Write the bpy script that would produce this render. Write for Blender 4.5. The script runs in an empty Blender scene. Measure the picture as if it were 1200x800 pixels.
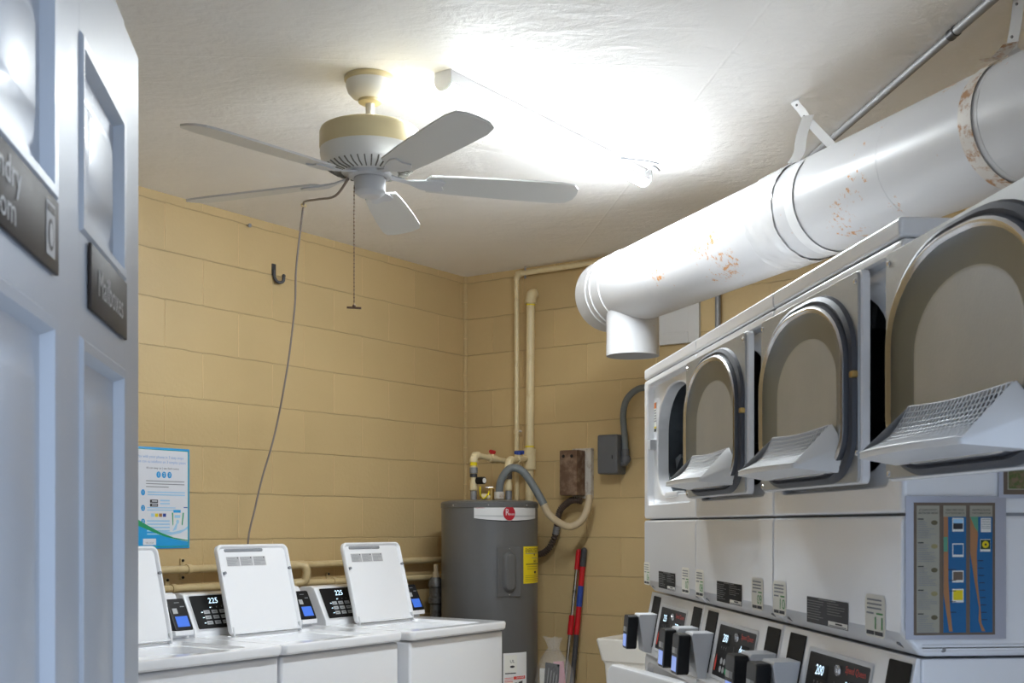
import bpy, bmesh, math, random
from mathutils import Vector, Matrix
random.seed(7)
sc = bpy.context.scene
COL = sc.collection
R = math.radians
PI = math.pi

# ------------------------------------------------------------------ materials
MATS = {}
def mat(name, col, rough=.5, metal=0., emit=None, estr=0., bump=None, coat=0., trans=0., alpha=1., spec=None, var=None, ior=None):
    """bump=(scale, strength, detail); var=(scale, colour2, lo, hi): patches of a second colour"""
    if name in MATS: return MATS[name]
    m = bpy.data.materials.new(name); m.use_nodes = True
    nt = m.node_tree; b = nt.nodes['Principled BSDF']
    b.inputs['Base Color'].default_value = (*col, 1)
    b.inputs['Roughness'].default_value = rough
    b.inputs['Metallic'].default_value = metal
    if coat: b.inputs['Coat Weight'].default_value = coat; b.inputs['Coat Roughness'].default_value = .12
    if trans: b.inputs['Transmission Weight'].default_value = trans
    if alpha < 1: b.inputs['Alpha'].default_value = alpha
    if spec is not None: b.inputs['Specular IOR Level'].default_value = spec
    if ior: b.inputs['IOR'].default_value = ior
    if emit:
        b.inputs['Emission Color'].default_value = (*emit, 1); b.inputs['Emission Strength'].default_value = estr
    tc = nt.nodes.new('ShaderNodeTexCoord')
    if bump:
        n = nt.nodes.new('ShaderNodeTexNoise'); n.inputs['Scale'].default_value = bump[0]
        n.inputs['Detail'].default_value = bump[2] if len(bump) > 2 else 3
        bp = nt.nodes.new('ShaderNodeBump'); bp.inputs['Strength'].default_value = bump[1]; bp.inputs['Distance'].default_value = .01
        nt.links.new(tc.outputs['Object'], n.inputs['Vector'])
        nt.links.new(n.outputs['Fac'], bp.inputs['Height']); nt.links.new(bp.outputs['Normal'], b.inputs['Normal'])
    if var:
        n = nt.nodes.new('ShaderNodeTexNoise'); n.inputs['Scale'].default_value = var[0]; n.inputs['Detail'].default_value = 6
        n.inputs['Roughness'].default_value = .65
        r = nt.nodes.new('ShaderNodeValToRGB')
        r.color_ramp.elements[0].position = var[2]; r.color_ramp.elements[1].position = var[3]
        r.color_ramp.elements[0].color = (*col, 1); r.color_ramp.elements[1].color = (*var[1], 1)
        nt.links.new(tc.outputs['Object'], n.inputs['Vector'])
        nt.links.new(n.outputs['Fac'], r.inputs['Fac']); nt.links.new(r.outputs['Color'], b.inputs['Base Color'])
    MATS[name] = m
    return m

WALLC = (.60, .445, .225)
def wall_mat(name, axis, off_a, off_z=.122):
    """painted concrete block: axis = object axis that runs along the wall"""
    m = bpy.data.materials.new(name); m.use_nodes = True
    nt = m.node_tree; N = nt.nodes; L = nt.links; b = N['Principled BSDF']
    tc = N.new('ShaderNodeTexCoord'); sp = N.new('ShaderNodeSeparateXYZ'); cb = N.new('ShaderNodeCombineXYZ')
    L.new(tc.outputs['Object'], sp.inputs[0])
    ax = N.new('ShaderNodeMath'); ax.operation = 'ADD'; ax.inputs[1].default_value = off_a
    az = N.new('ShaderNodeMath'); az.operation = 'ADD'; az.inputs[1].default_value = -off_z + .2015 * 2
    L.new(sp.outputs[axis], ax.inputs[0]); L.new(sp.outputs['Z'], az.inputs[0])
    L.new(ax.outputs[0], cb.inputs['X']); L.new(az.outputs[0], cb.inputs['Y'])
    nz = N.new('ShaderNodeTexNoise'); nz.inputs['Scale'].default_value = 9; nz.inputs['Detail'].default_value = 2
    L.new(cb.outputs[0], nz.inputs['Vector'])
    mx = N.new('ShaderNodeVectorMath'); mx.operation = 'MULTIPLY_ADD'
    mx.inputs[1].default_value = (.009, .009, 0)
    L.new(nz.outputs['Color'], mx.inputs[0]); L.new(cb.outputs[0], mx.inputs[2])
    br = N.new('ShaderNodeTexBrick')
    br.inputs['Scale'].default_value = 1; br.inputs['Brick Width'].default_value = .4055; br.inputs['Row Height'].default_value = .2015
    br.inputs['Mortar Size'].default_value = .0032; br.inputs['Mortar Smooth'].default_value = .5
    br.inputs['Color1'].default_value = (1, 1, 1, 1); br.inputs['Color2'].default_value = (.93, .93, .93, 1)
    br.inputs['Mortar'].default_value = (1, 1, 1, 1)
    br.offset = .5
    L.new(mx.outputs[0], br.inputs['Vector'])
    pz = N.new('ShaderNodeTexNoise'); pz.inputs['Scale'].default_value = 1.3; pz.inputs['Detail'].default_value = 5
    L.new(cb.outputs[0], pz.inputs['Vector'])
    rp = N.new('ShaderNodeValToRGB')
    rp.color_ramp.elements[0].position = .3; rp.color_ramp.elements[1].position = .7
    rp.color_ramp.elements[0].color = (WALLC[0]*.94, WALLC[1]*.93, WALLC[2]*.91, 1); rp.color_ramp.elements[1].color = (*[c*1.04 for c in WALLC], 1)
    L.new(pz.outputs['Fac'], rp.inputs['Fac'])
    mu = N.new('ShaderNodeMix'); mu.data_type = 'RGBA'; mu.blend_type = 'MULTIPLY'; mu.inputs['Factor'].default_value = 1
    L.new(rp.outputs['Color'], mu.inputs['A']); L.new(br.outputs['Color'], mu.inputs['B'])
    # beds are grooves, upright joints beads of paint, lit edges put into the colour
    sy = N.new('ShaderNodeSeparateXYZ'); L.new(mx.outputs[0], sy.inputs[0])
    dv = N.new('ShaderNodeMath'); dv.operation = 'DIVIDE'; dv.inputs[1].default_value = .2015; L.new(sy.outputs['Y'], dv.inputs[0])
    fr = N.new('ShaderNodeMath'); fr.operation = 'FRACT'; L.new(dv.outputs[0], fr.inputs[0])
    sb = N.new('ShaderNodeMath'); sb.operation = 'SUBTRACT'; sb.inputs[1].default_value = .5; L.new(fr.outputs[0], sb.inputs[0])
    ab2 = N.new('ShaderNodeMath'); ab2.operation = 'ABSOLUTE'; L.new(sb.outputs[0], ab2.inputs[0])
    vm = N.new('ShaderNodeMath'); vm.operation = 'LESS_THAN'; vm.inputs[1].default_value = .470; L.new(ab2.outputs[0], vm.inputs[0])
    sg = N.new('ShaderNodeMapRange'); sg.inputs['To Min'].default_value = -1; sg.inputs['To Max'].default_value = .75; L.new(vm.outputs[0], sg.inputs['Value'])
    sf = N.new('ShaderNodeMath'); sf.operation = 'MULTIPLY'; L.new(br.outputs['Fac'], sf.inputs[0]); L.new(sg.outputs[0], sf.inputs[1])
    tn = N.new('ShaderNodeMapRange'); tn.inputs['From Min'].default_value = -1; tn.inputs['To Min'].default_value = .78; tn.inputs['To Max'].default_value = 1.16; L.new(sf.outputs[0], tn.inputs['Value'])
    m2 = N.new('ShaderNodeMix'); m2.data_type = 'RGBA'; m2.blend_type = 'MULTIPLY'; m2.inputs['Factor'].default_value = 1
    L.new(mu.outputs['Result'], m2.inputs['A']); L.new(tn.outputs[0], m2.inputs['B'])
    L.new(m2.outputs['Result'], b.inputs['Base Color'])
    b.inputs['Roughness'].default_value = .42
    fine = N.new('ShaderNodeTexNoise'); fine.inputs['Scale'].default_value = 55; fine.inputs['Detail'].default_value = 4
    L.new(cb.outputs[0], fine.inputs['Vector'])
    inv = N.new('ShaderNodeMath'); inv.operation = 'MULTIPLY_ADD'; inv.inputs[1].default_value = 1; inv.inputs[2].default_value = 1
    L.new(sf.outputs[0], inv.inputs[0])
    fs = N.new('ShaderNodeMath'); fs.operation = 'MULTIPLY_ADD'; fs.inputs[1].default_value = .22
    L.new(fine.outputs['Fac'], fs.inputs[0]); L.new(inv.outputs[0], fs.inputs[2])
    bp = N.new('ShaderNodeBump'); bp.inputs['Strength'].default_value = .7; bp.inputs['Distance'].default_value = .007
    L.new(fs.outputs[0], bp.inputs['Height']); L.new(bp.outputs['Normal'], b.inputs['Normal'])
    return m

def ceiling_mat():
    m = bpy.data.materials.new('ceiling_paint'); m.use_nodes = True
    nt = m.node_tree; N = nt.nodes; L = nt.links; b = N['Principled BSDF']
    tc = N.new('ShaderNodeTexCoord')
    b.inputs['Roughness'].default_value = .55
    n1 = N.new('ShaderNodeTexNoise'); n1.inputs['Scale'].default_value = 7; n1.inputs['Detail'].default_value = 8; n1.inputs['Roughness'].default_value = .62; n1.inputs['Distortion'].default_value = .6
    mp = N.new('ShaderNodeMapping'); mp.inputs['Rotation'].default_value = (0, 0, R(40)); mp.inputs['Scale'].default_value = (1, 1.7, 1)
    L.new(tc.outputs['Object'], mp.inputs['Vector']); L.new(mp.outputs[0], n1.inputs['Vector'])
    n2 = N.new('ShaderNodeTexNoise'); n2.inputs['Scale'].default_value = 38; n2.inputs['Detail'].default_value = 3
    L.new(tc.outputs['Object'], n2.inputs['Vector'])
    hh = N.new('ShaderNodeMath'); hh.operation = 'MULTIPLY_ADD'; hh.inputs[1].default_value = .3
    L.new(n2.outputs['Fac'], hh.inputs[0]); L.new(n1.outputs['Fac'], hh.inputs[2])
    last = hh
    # cast joints of the slab: thin ridges, in the direction of the dryers and across it
    for (nx, ny, d) in ((math.cos(R(7)), math.sin(R(7)), -1.065), (-.055, .9985, -3.575), (-.02, 1, -2.4)):
        dt = N.new('ShaderNodeVectorMath'); dt.operation = 'DOT_PRODUCT'; dt.inputs[1].default_value = (nx, ny, 0)
        L.new(tc.outputs['Object'], dt.inputs[0])
        ad = N.new('ShaderNodeMath'); ad.operation = 'ADD'; ad.inputs[1].default_value = d; L.new(dt.outputs['Value'], ad.inputs[0])
        ab_ = N.new('ShaderNodeMath'); ab_.operation = 'ABSOLUTE'; L.new(ad.outputs[0], ab_.inputs[0])
        mr = N.new('ShaderNodeMapRange'); mr.inputs['From Min'].default_value = .001; mr.inputs['From Max'].default_value = .007
        mr.inputs['To Min'].default_value = .10; mr.inputs['To Max'].default_value = 0
        L.new(ab_.outputs[0], mr.inputs['Value'])
        s = N.new('ShaderNodeMath'); s.operation = 'ADD'; L.new(mr.outputs[0], s.inputs[0]); L.new(last.outputs[0], s.inputs[1]); last = s
    bp = N.new('ShaderNodeBump'); bp.inputs['Strength'].default_value = .6; bp.inputs['Distance'].default_value = .012
    L.new(last.outputs[0], bp.inputs['Height']); L.new(bp.outputs['Normal'], b.inputs['Normal'])
    rp = N.new('ShaderNodeValToRGB'); rp.color_ramp.elements[0].position = .35; rp.color_ramp.elements[1].position = .7
    rp.color_ramp.elements[0].color = (.86, .835, .80, 1); rp.color_ramp.elements[1].color = (.90, .88, .85, 1)
    n3 = N.new('ShaderNodeTexNoise'); n3.inputs['Scale'].default_value = 2.2; n3.inputs['Detail'].default_value = 5
    L.new(tc.outputs['Object'], n3.inputs['Vector']); L.new(n3.outputs['Fac'], rp.inputs['Fac']); L.new(rp.outputs['Color'], b.inputs['Base Color'])
    return m

enamel = mat('white_enamel', (.85, .86, .885), .28, coat=.8)
enamel_grey = mat('grey_white_plastic', (.62, .63, .65), .4)
plastic_white = mat('white_plastic', (.78, .78, .78), .35)
galv = mat('galvanised_steel', (.37, .385, .40), .42, .75, bump=(160, .03, 2), var=(6, (.42, .43, .435), .35, .7))
shaded_pan_steel = mat('shaded_drawn_steel', (.21, .235, .27), .3, 1.)  # galvanised dish wall, its shade and dark reflections put into the colour
steel = mat('polished_steel', (.66, .66, .67), .18, 1.)
dark_steel = mat('dark_drum_steel', (.16, .18, .20), .38, .9)
rubber = mat('dark_grey_rubber', (.06, .065, .08), .5)
black = mat('black_plastic', (.008, .008, .009), .38, spec=.3)
blackpanel = mat('black_panel_film', (.007, .007, .008), .4, spec=.25)
charcoal = mat('charcoal_film', (.014, .014, .014), .6, spec=.15)
lcd = mat('blue_lcd', (.05, .12, .45), .2, emit=(.06, .20, .85), estr=.24)
lcd2 = mat('pale_blue_lcd', (.2, .3, .6), .2, emit=(.25, .38, .95), estr=.27)
led = mat('led_digits', (.6, .8, 1), .4, emit=(.6, .82, 1), estr=.9)
red = mat('red_print', (.70, .05, .03), .5)
redplastic = mat('red_plastic', (.50, .010, .016), .35)
green = mat('green_print', (.05, .28, .06), .6)
keygreen = mat('green_key', (.02, .42, .16), .5)
keygrey = mat('grey_keys', (.42, .43, .44), .5)
paper = mat('white_paper', (.80, .79, .74), .7)
paperaged = mat('aged_sticker_paper', (.80, .785, .72), .6, var=(40, (.64, .54, .38), .62, .75))
ink = mat('dark_ink', (.03, .03, .035), .7)
inkgrey = mat('grey_ink', (.25, .26, .28), .7)
labelgrey = mat('grey_rating_label', (.075, .075, .08), .6, spec=.15)
labelblack = mat('dark_rating_label', (.016, .016, .016), .6, spec=.12)
labelprint = mat('pale_label_print', (.26, .26, .26), .7)
duct_white = None
blueposter = mat('poster_blue', (.02, .34, .72), .35)
postergreen = mat('poster_green', (.02, .33, .14), .4)
posterwhite = mat('poster_white', (.74, .76, .82), .35)
posterlight = mat('poster_light_blue', (.35, .62, .85), .4)
posterink = mat('poster_blue_ink', (.22, .40, .70), .5)
brownframe = mat('map_brown_border', (.15, .11, .08), .6)
mapblue = mat('map_sea_blue', (.008, .12, .30), .5)
maporange = mat('map_orange_land', (.38, .18, .075), .5)
mapgreen = mat('map_green_land', (.10, .32, .20), .5)
mapcream = mat('map_cream', (.36, .34, .27), .55)
laminate = mat('laminated_margin', (.44, .45, .52), .3)
pvc = mat('cream_pvc', (.72, .60, .36), .38, var=(14, (.60, .46, .24), .55, .75))
painted_pipe = mat('tan_painted_pipe', (.56, .44, .24), .4, var=(12, (.47, .35, .17), .5, .7))
tankgrey = mat('tank_grey_enamel', (.105, .105, .105), .33, coat=.2)
flexgrey = mat('grey_flex_conduit', (.15, .165, .17), .55)
flexbeige = mat('beige_painted_conduit', (.50, .40, .26), .55)
rust = mat('rusted_steel', (.13, .07, .04), .8, var=(22, (.26, .17, .11), .45, .65), bump=(80, .2))
rustdark = mat('dark_corrugated_conduit', (.075, .05, .038), .6)
boxgrey = mat('grey_painted_box', (.105, .11, .12), .5, var=(40, (.16, .10, .06), .70, .76))
dirtywhite = mat('dirty_white_paint', (.60, .56, .50), .7, var=(28, (.34, .25, .18), .5, .7), bump=(90, .2))
conduit_m = mat('grey_conduit_steel', (.26, .26, .265), .5, .35)
conduit_dark = mat('dark_conduit_fitting', (.07, .07, .075), .45, .6)
brass = mat('brass', (.55, .38, .14), .35, .9)
galvpipe = mat('weathered_galvanised_pipe', (.17, .17, .17), .5, .7, var=(40, (.10, .09, .08), .45, .65))
yellow = mat('yellow_label', (.78, .62, .01), .45)
logo_red = mat('logo_red', (.38, .012, .025), .35)
silver = mat('silver_label', (.62, .62, .62), .35)
fanwhite = mat('fan_white', (.72, .71, .68), .32, coat=.2)
fancream = mat('fan_aged_cream', (.62, .52, .30), .32, coat=.2)
fanblade = mat('fan_blade_white', (.66, .66, .64), .4)
cordm = mat('grey_brown_cord', (.20, .165, .15), .6)
chainm = mat('dull_chain', (.20, .13, .09), .45, .8)
lampwhite = mat('lamp_body_white', (.75, .75, .75), .4)
tub_m = mat('cream_white_tub_plastic', (.76, .73, .67), .4, var=(4.5, (.60, .50, .36), .62, .72))
chrome = mat('chrome_pole', (.78, .76, .73), .14, 1.)
poledark = mat('dark_grey_pole', (.05, .05, .055), .4)
bluelabel = mat('blue_label', (.02, .06, .32), .4)
clearbag = mat('clear_plastic_film', (.85, .85, .87), .16, alpha=.16, bump=(28, .9, 3))
pink = mat('pink_paper', (.72, .36, .42), .6)
cardboard = mat('brown_cardboard', (.36, .23, .11), .8)
doorpaint = mat('door_grey_paint', (.43, .455, .49), .38, coat=.2, bump=(30, .03, 4))
signbrown = mat('brown_sign_plate', (.030, .021, .016), .5, spec=.3)
signtext = mat('pale_sign_lettering', (.42, .40, .38), .5)
floor_m = mat('pale_painted_concrete_floor', (.72, .70, .67), .5, var=(3, (.60, .57, .53), .4, .65))
trim_m = mat('white_trim_paint', (.60, .60, .60), .45)

def duct_mat():
    m = bpy.data.materials.new('white_duct_paint_with_rust'); m.use_nodes = True
    nt = m.node_tree; N = nt.nodes; L = nt.links; b = N['Principled BSDF']
    b.inputs['Roughness'].default_value = .34
    tc = N.new('ShaderNodeTexCoord')
    n = N.new('ShaderNodeTexNoise'); n.inputs['Scale'].default_value = 58; n.inputs['Detail'].default_value = 7; n.inputs['Roughness'].default_value = .7
    L.new(tc.outputs['Object'], n.inputs['Vector'])
    big = N.new('ShaderNodeTexNoise'); big.inputs['Scale'].default_value = 5.5; big.inputs['Detail'].default_value = 3
    L.new(tc.outputs['Object'], big.inputs['Vector'])
    mu = N.new('ShaderNodeMath'); mu.operation = 'MULTIPLY'; L.new(n.outputs['Fac'], mu.inputs[0]); L.new(big.outputs['Fac'], mu.inputs[1])
    sp = N.new('ShaderNodeSeparateXYZ'); L.new(tc.outputs['Object'], sp.inputs[0])
    def hump(src, c, w, k):
        a = N.new('ShaderNodeMath'); a.operation = 'SUBTRACT'; a.inputs[1].default_value = c; L.new(src, a.inputs[0])
        b2 = N.new('ShaderNodeMath'); b2.operation = 'ABSOLUTE'; L.new(a.outputs[0], b2.inputs[0])
        m3 = N.new('ShaderNodeMapRange'); m3.inputs['From Max'].default_value = w; m3.inputs['To Min'].default_value = k; m3.inputs['To Max'].default_value = 0
        L.new(b2.outputs[0], m3.inputs['Value']); return m3.outputs[0]
    def op(o, a, c):
        m3 = N.new('ShaderNodeMath'); m3.operation = o; L.new(a, m3.inputs[0]); L.new(c, m3.inputs[1]); return m3.outputs[0]
    spots = op('MULTIPLY', hump(sp.outputs['X'], .88, .55, .32), hump(sp.outputs['Z'], -.02, .11, .30))
    crest = op('MULTIPLY', hump(sp.outputs['X'], 2.35, .45, .34), hump(sp.outputs['Z'], .16, .07, .30))
    crest2 = op('MULTIPLY', hump(sp.outputs['X'], 1.35, .45, .30), hump(sp.outputs['Z'], .16, .05, .26))
    mu2 = op('ADD', mu.outputs[0], op('ADD', op('ADD', spots, crest), crest2))
    r = N.new('ShaderNodeValToRGB'); e = r.color_ramp.elements
    e[0].position = .379; e[0].color = (.60, .60, .61, 1); e[1].position = .44; e[1].color = (.56, .24, .05, 1)
    L.new(mu2, r.inputs['Fac']); L.new(r.outputs['Color'], b.inputs['Base Color'])
    return m
duct_white = duct_mat()

# ------------------------------------------------------------------ mesh builder
_font_cache = {}
def text_geo(s):
    if s in _font_cache: return _font_cache[s]
    cu = bpy.data.curves.new('txt', 'FONT'); cu.body = s; cu.size = 1; cu.align_x = 'CENTER'; cu.align_y = 'CENTER'; cu.resolution_u = 2
    o = bpy.data.objects.new('txt', cu); COL.objects.link(o)
    dg = bpy.context.evaluated_depsgraph_get()
    me = bpy.data.meshes.new_from_object(o.evaluated_get(dg))
    vs = [(v.co.x, v.co.y) for v in me.vertices]; fs = [tuple(p.vertices) for p in me.polygons]
    bpy.data.objects.remove(o); bpy.data.curves.remove(cu); bpy.data.meshes.remove(me)
    _font_cache[s] = (vs, fs)
    return vs, fs

def rr(u0, u1, v0, v1, rt=(.02, .02), rb=(.02, .02), n=10):
    """rounded rectangle outline, elliptical corner radii for the top and the bottom pair, counter-clockwise in (u, v)"""
    if not isinstance(rt, tuple): rt = (rt, rt)
    if not isinstance(rb, tuple): rb = (rb, rb)
    P = []
    for (cu, cv, r, a0) in ((u1 - rb[0], v0 + rb[1], rb, -90), (u1 - rt[0], v1 - rt[1], rt, 0), (u0 + rt[0], v1 - rt[1], rt, 90), (u0 + rb[0], v0 + rb[1], rb, 180)):
        for i in range(n + 1):
            a = R(a0 + 90 * i / n); P.append((cu + r[0] * math.cos(a), cv + r[1] * math.sin(a)))
    return P

def smooth_path(pts, k=8):
    pts = [Vector(p) for p in pts]; out = []
    for i in range(len(pts) - 1):
        p0 = pts[max(i - 1, 0)]; p1 = pts[i]; p2 = pts[i + 1]; p3 = pts[min(i + 2, len(pts) - 1)]
        for j in range(k):
            t = j / k
            out.append(.5 * ((2 * p1) + (-p0 + p2) * t + (2 * p0 - 5 * p1 + 4 * p2 - p3) * t * t + (-p0 + 3 * p1 - 3 * p2 + p3) * t ** 3))
    out.append(pts[-1])
    return out

class MB:
    def __init__(s, fr=None):
        s.v = []; s.f = []; s.m = []; s.sm = []; s.mats = []; s.fr = fr
    def mi(s, m):
        if m not in s.mats: s.mats.append(m)
        return s.mats.index(m)
    def add(s, vs, fs, m, smooth=False):
        o = len(s.v); i = s.mi(m)
        for p in vs:
            p = Vector(p)
            s.v.append(tuple(s.fr @ p) if s.fr is not None else tuple(p))
        for f in fs:
            s.f.append(tuple(o + k for k in f)); s.m.append(i); s.sm.append(smooth)
        return s
    def bm(s, bm, m, smooth=False):
        bm.verts.index_update()
        s.add([v.co[:] for v in bm.verts], [[v.index for v in f.verts] for f in bm.faces], m, smooth); bm.free(); return s
    def box(s, x0, x1, y0, y1, z0, z1, m, bev=0, seg=2):
        bm = bmesh.new(); bmesh.ops.create_cube(bm, size=1)
        for v in bm.verts:
            v.co = ((x0 + x1) / 2 + v.co.x * (x1 - x0), (y0 + y1) / 2 + v.co.y * (y1 - y0), (z0 + z1) / 2 + v.co.z * (z1 - z0))
        if bev: bmesh.ops.bevel(bm, geom=bm.edges[:], offset=bev, segments=seg, affect='EDGES', profile=.5)
        return s.bm(bm, m, bool(bev))
    def prism(s, pts, fn, d0, d1, m, bev=0, seg=2, smooth=None):
        """outline pts (u,v) swept from d0 to d1; fn(u,v,d) -> xyz"""
        bm = bmesh.new(); n = len(pts)
        a = [bm.verts.new(fn(u, v, d0)) for u, v in pts]; b = [bm.verts.new(fn(u, v, d1)) for u, v in pts]
        bm.faces.new(a[::-1]); bm.faces.new(b)
        for i in range(n): bm.faces.new((a[i], a[(i + 1) % n], b[(i + 1) % n], b[i]))
        bmesh.ops.recalc_face_normals(bm, faces=bm.faces[:])
        if bev: bmesh.ops.bevel(bm, geom=[e for e in bm.edges if e.calc_face_angle(0) > .6], offset=bev, segments=seg, affect='EDGES', profile=.5)
        return s.bm(bm, m, bool(bev) if smooth is None else smooth)
    def loft(s, loops, m, cap0=False, cap1=False, closed=True, smooth=True, ms=None):
        n = len(loops[0]); vs = [p for l in loops for p in l]
        for k in range(len(loops) - 1):
            fs = [(k * n + i, k * n + (i + 1) % n, (k + 1) * n + (i + 1) % n, (k + 1) * n + i) for i in range(n if closed else n - 1)]
            mm = ms[k] if ms else m
            used = sorted({q for f in fs for q in f}); mp = {q: j for j, q in enumerate(used)}
            s.add([vs[q] for q in used], [tuple(mp[q] for q in f) for f in fs], mm, smooth)
        if cap0: s.add(loops[0], [tuple(range(n))[::-1]], ms[0] if ms else m, False)
        if cap1: s.add(loops[-1], [tuple(range(n))], ms[-1] if ms else m, False)
        return s
    def tube(s, pts, r, m, n=12, caps=True, rf=None):
        pts = [Vector(p) for p in pts]; loops = []; up = None
        for i, p in enumerate(pts):
            d = (pts[min(i + 1, len(pts) - 1)] - pts[max(i - 1, 0)]).normalized()
            if up is None:
                up = d.orthogonal().normalized()
            up = (up - d * up.dot(d)); up = up.normalized() if up.length > 1e-6 else d.orthogonal().normalized()
            w = d.cross(up); q = rf(i) if rf else r
            loops.append([p + (up * math.cos(2 * PI * k / n) + w * math.sin(2 * PI * k / n)) * q for k in range(n)])
        vs = [p for l in loops for p in l]
        fs = [(k * n + i, k * n + (i + 1) % n, (k + 1) * n + (i + 1) % n, (k + 1) * n + i) for k in range(len(pts) - 1) for i in range(n)]
        s.add(vs, fs, m, True)
        if caps:
            s.add(loops[0], [tuple(range(n))[::-1]], m); s.add(loops[-1], [tuple(range(n))], m)
        return s
    def cyl(s, p0, p1, r, m, n=24, r1=None, caps=True):
        return s.tube([p0, p1], r, m, n, caps, rf=(lambda i: r if i == 0 else r1) if r1 is not None else None)
    def lathe(s, prof, m, c=(0, 0, 0), n=48, M=None, smooth=True, a0=0, a1=360):
        vs = []; full = abs(a1 - a0) >= 360; cols = n if full else n + 1
        for (r, z) in prof:
            for i in range(cols):
                a = R(a0) + R(a1 - a0) * i / n; p = Vector((r * math.cos(a), r * math.sin(a), z))
                if M is not None: p = M @ p
                vs.append(p + Vector(c))
        fs = []
        for k in range(len(prof) - 1):
            for i in range(n):
                j = (i + 1) % cols
                fs.append((k * cols + i, k * cols + j, (k + 1) * cols + j, (k + 1) * cols + i))
        return s.add(vs, fs, m, smooth)
    def ball(s, c, r, m, sx=1, sy=1, sz=1):
        bm = bmesh.new(); bmesh.ops.create_uvsphere(bm, u_segments=16, v_segments=10, radius=r)
        for v in bm.verts: v.co = (c[0] + v.co.x * sx, c[1] + v.co.y * sy, c[2] + v.co.z * sz)
        return s.bm(bm, m, True)
    def build(s, name, parent=None, loc=(0, 0, 0), rz=0, angle=38):
        me = bpy.data.meshes.new(name); me.from_pydata(s.v, [], s.f)
        for m in s.mats: me.materials.append(m)
        me.polygons.foreach_set('material_index', s.m); me.polygons.foreach_set('use_smooth', s.sm)
        bm = bmesh.new(); bm.from_mesh(me)
        bmesh.ops.remove_doubles(bm, verts=bm.verts[:], dist=1e-6)
        if name not in FLATNAMES: bmesh.ops.recalc_face_normals(bm, faces=bm.faces[:])
        bm.to_mesh(me); bm.free(); me.update()
        me.set_sharp_from_angle(angle=R(angle))
        o = bpy.data.objects.new(name, me); COL.objects.link(o)
        if any(s.sm) and name not in FLATNAMES:
            wn = o.modifiers.new('normals', 'WEIGHTED_NORMAL'); wn.keep_sharp = True; wn.weight = 60
        o.location = loc; o.rotation_euler = (0, 0, rz)
        if parent is not None: o.parent = parent
        return o
FLATNAMES = {'sign', 'sticker', 'screen', 'button_label', 'rating_label', 'display', 'energy_label', 'brand_label', 'warning_label', 'printed_face', 'lid_label', 'control_panel', 'lens'}

def tag(o, label, cat, group=None, kind=None):
    o['label'] = label; o['category'] = cat
    if group: o['group'] = group
    if kind: o['kind'] = kind
    return o
def thing(name, label, cat, loc=(0, 0, 0), rz=0, group=None):
    o = bpy.data.objects.new(name, None); COL.objects.link(o); o.empty_display_size = .05
    o.location = loc; o.rotation_euler = (0, 0, rz)
    return tag(o, label, cat, group)
def copy_tree(o, parent=None):
    c = o.copy(); COL.objects.link(c)
    if parent is not None:
        c.parent = parent; c.matrix_parent_inverse = o.matrix_parent_inverse.copy()
    for ch in list(o.children): copy_tree(ch, c)
    return c

# printed matter: a mapping (u right, v up, h out of the surface) -> xyz
def plane_map(origin, right, up):
    o = Vector(origin); r = Vector(right).normalized(); u = Vector(up).normalized(); n = r.cross(u)
    return lambda a, b, h=0: o + r * a + u * b + n * h
def cyl_map(r, ang0, z0):
    """ang0 in radians: where u = 0 sits; u runs counter-clockwise seen from above (rightwards for a viewer outside)"""
    return lambda a, b, h=0: Vector(((r + h) * math.cos(ang0 + a / r), (r + h) * math.sin(ang0 + a / r), z0 + b))
class Print:
    def __init__(s, mb, fn, k=1): s.mb = mb; s.fn = fn; s.k = k
    def rect(s, u0, u1, v0, v1, m, h=.0004):
        vs = []
        for i in range(s.k + 1):
            u = u0 + (u1 - u0) * i / s.k
            vs += [s.fn(u, v0, h), s.fn(u, v1, h)]
        s.mb.add(vs, [(2 * i, 2 * i + 2, 2 * i + 3, 2 * i + 1) for i in range(s.k)], m, s.k > 1); return s
    def poly(s, pts, m, h=.0004):
        s.mb.add([s.fn(u, v, h) for u, v in pts], [tuple(range(len(pts)))], m); return s
    def disc(s, u, v, ru, rv, m, h=.0006, n=24):
        return s.poly([(u + ru * math.cos(2 * PI * i / n), v + rv * math.sin(2 * PI * i / n)) for i in range(n)], m, h)
    def text(s, t, u, v, size, m, h=.0008, sx=1, slant=0, fit=None):
        vs, fs = text_geo(t)
        if not vs: return s
        if fit:
            w = max(p[0] for p in vs) - min(p[0] for p in vs); sx = fit / (w * size)
        s.mb.add([s.fn(u + (x + slant * y) * size * sx, v + y * size, h) for x, y in vs], fs, m); return s
    def lines(s, u0, u1, v_top, pitch, n, m, th=.4, h=.0008, rnd=None):
        for i in range(n):
            e = u1 if not rnd else u0 + (u1 - u0) * rnd.uniform(.55, 1)
            s.rect(u0, e, v_top - pitch * i - pitch * th, v_top - pitch * i, m, h)
        return s

# ------------------------------------------------------------------ place frames
AA = R(35.1)
C0 = Vector((-.262, 6.68, 0))                       # corner of the two block walls
EA = Vector((-math.sin(AA), -math.cos(AA), 0)); EB = Vector((math.cos(AA), -math.sin(AA), 0))
RA = -AA                                            # rotation of things that stand square to the block walls: local x = off wall_left, local -y = off wall_back
def ab(a, b, z=0): return C0 + EA * a + EB * b + Vector((0, 0, z))
TH = R(5.91); PN = Vector((.660, 2.018, 0))         # near front corner of the row of stacked units
DV = Vector((math.cos(TH), math.sin(TH), 0)); DU = Vector((-math.sin(TH), math.cos(TH), 0))
def dl(x, y, z=0): return PN + DV * x + DU * y + Vector((0, 0, z))
H = 2.775                                           # ceiling

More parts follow.
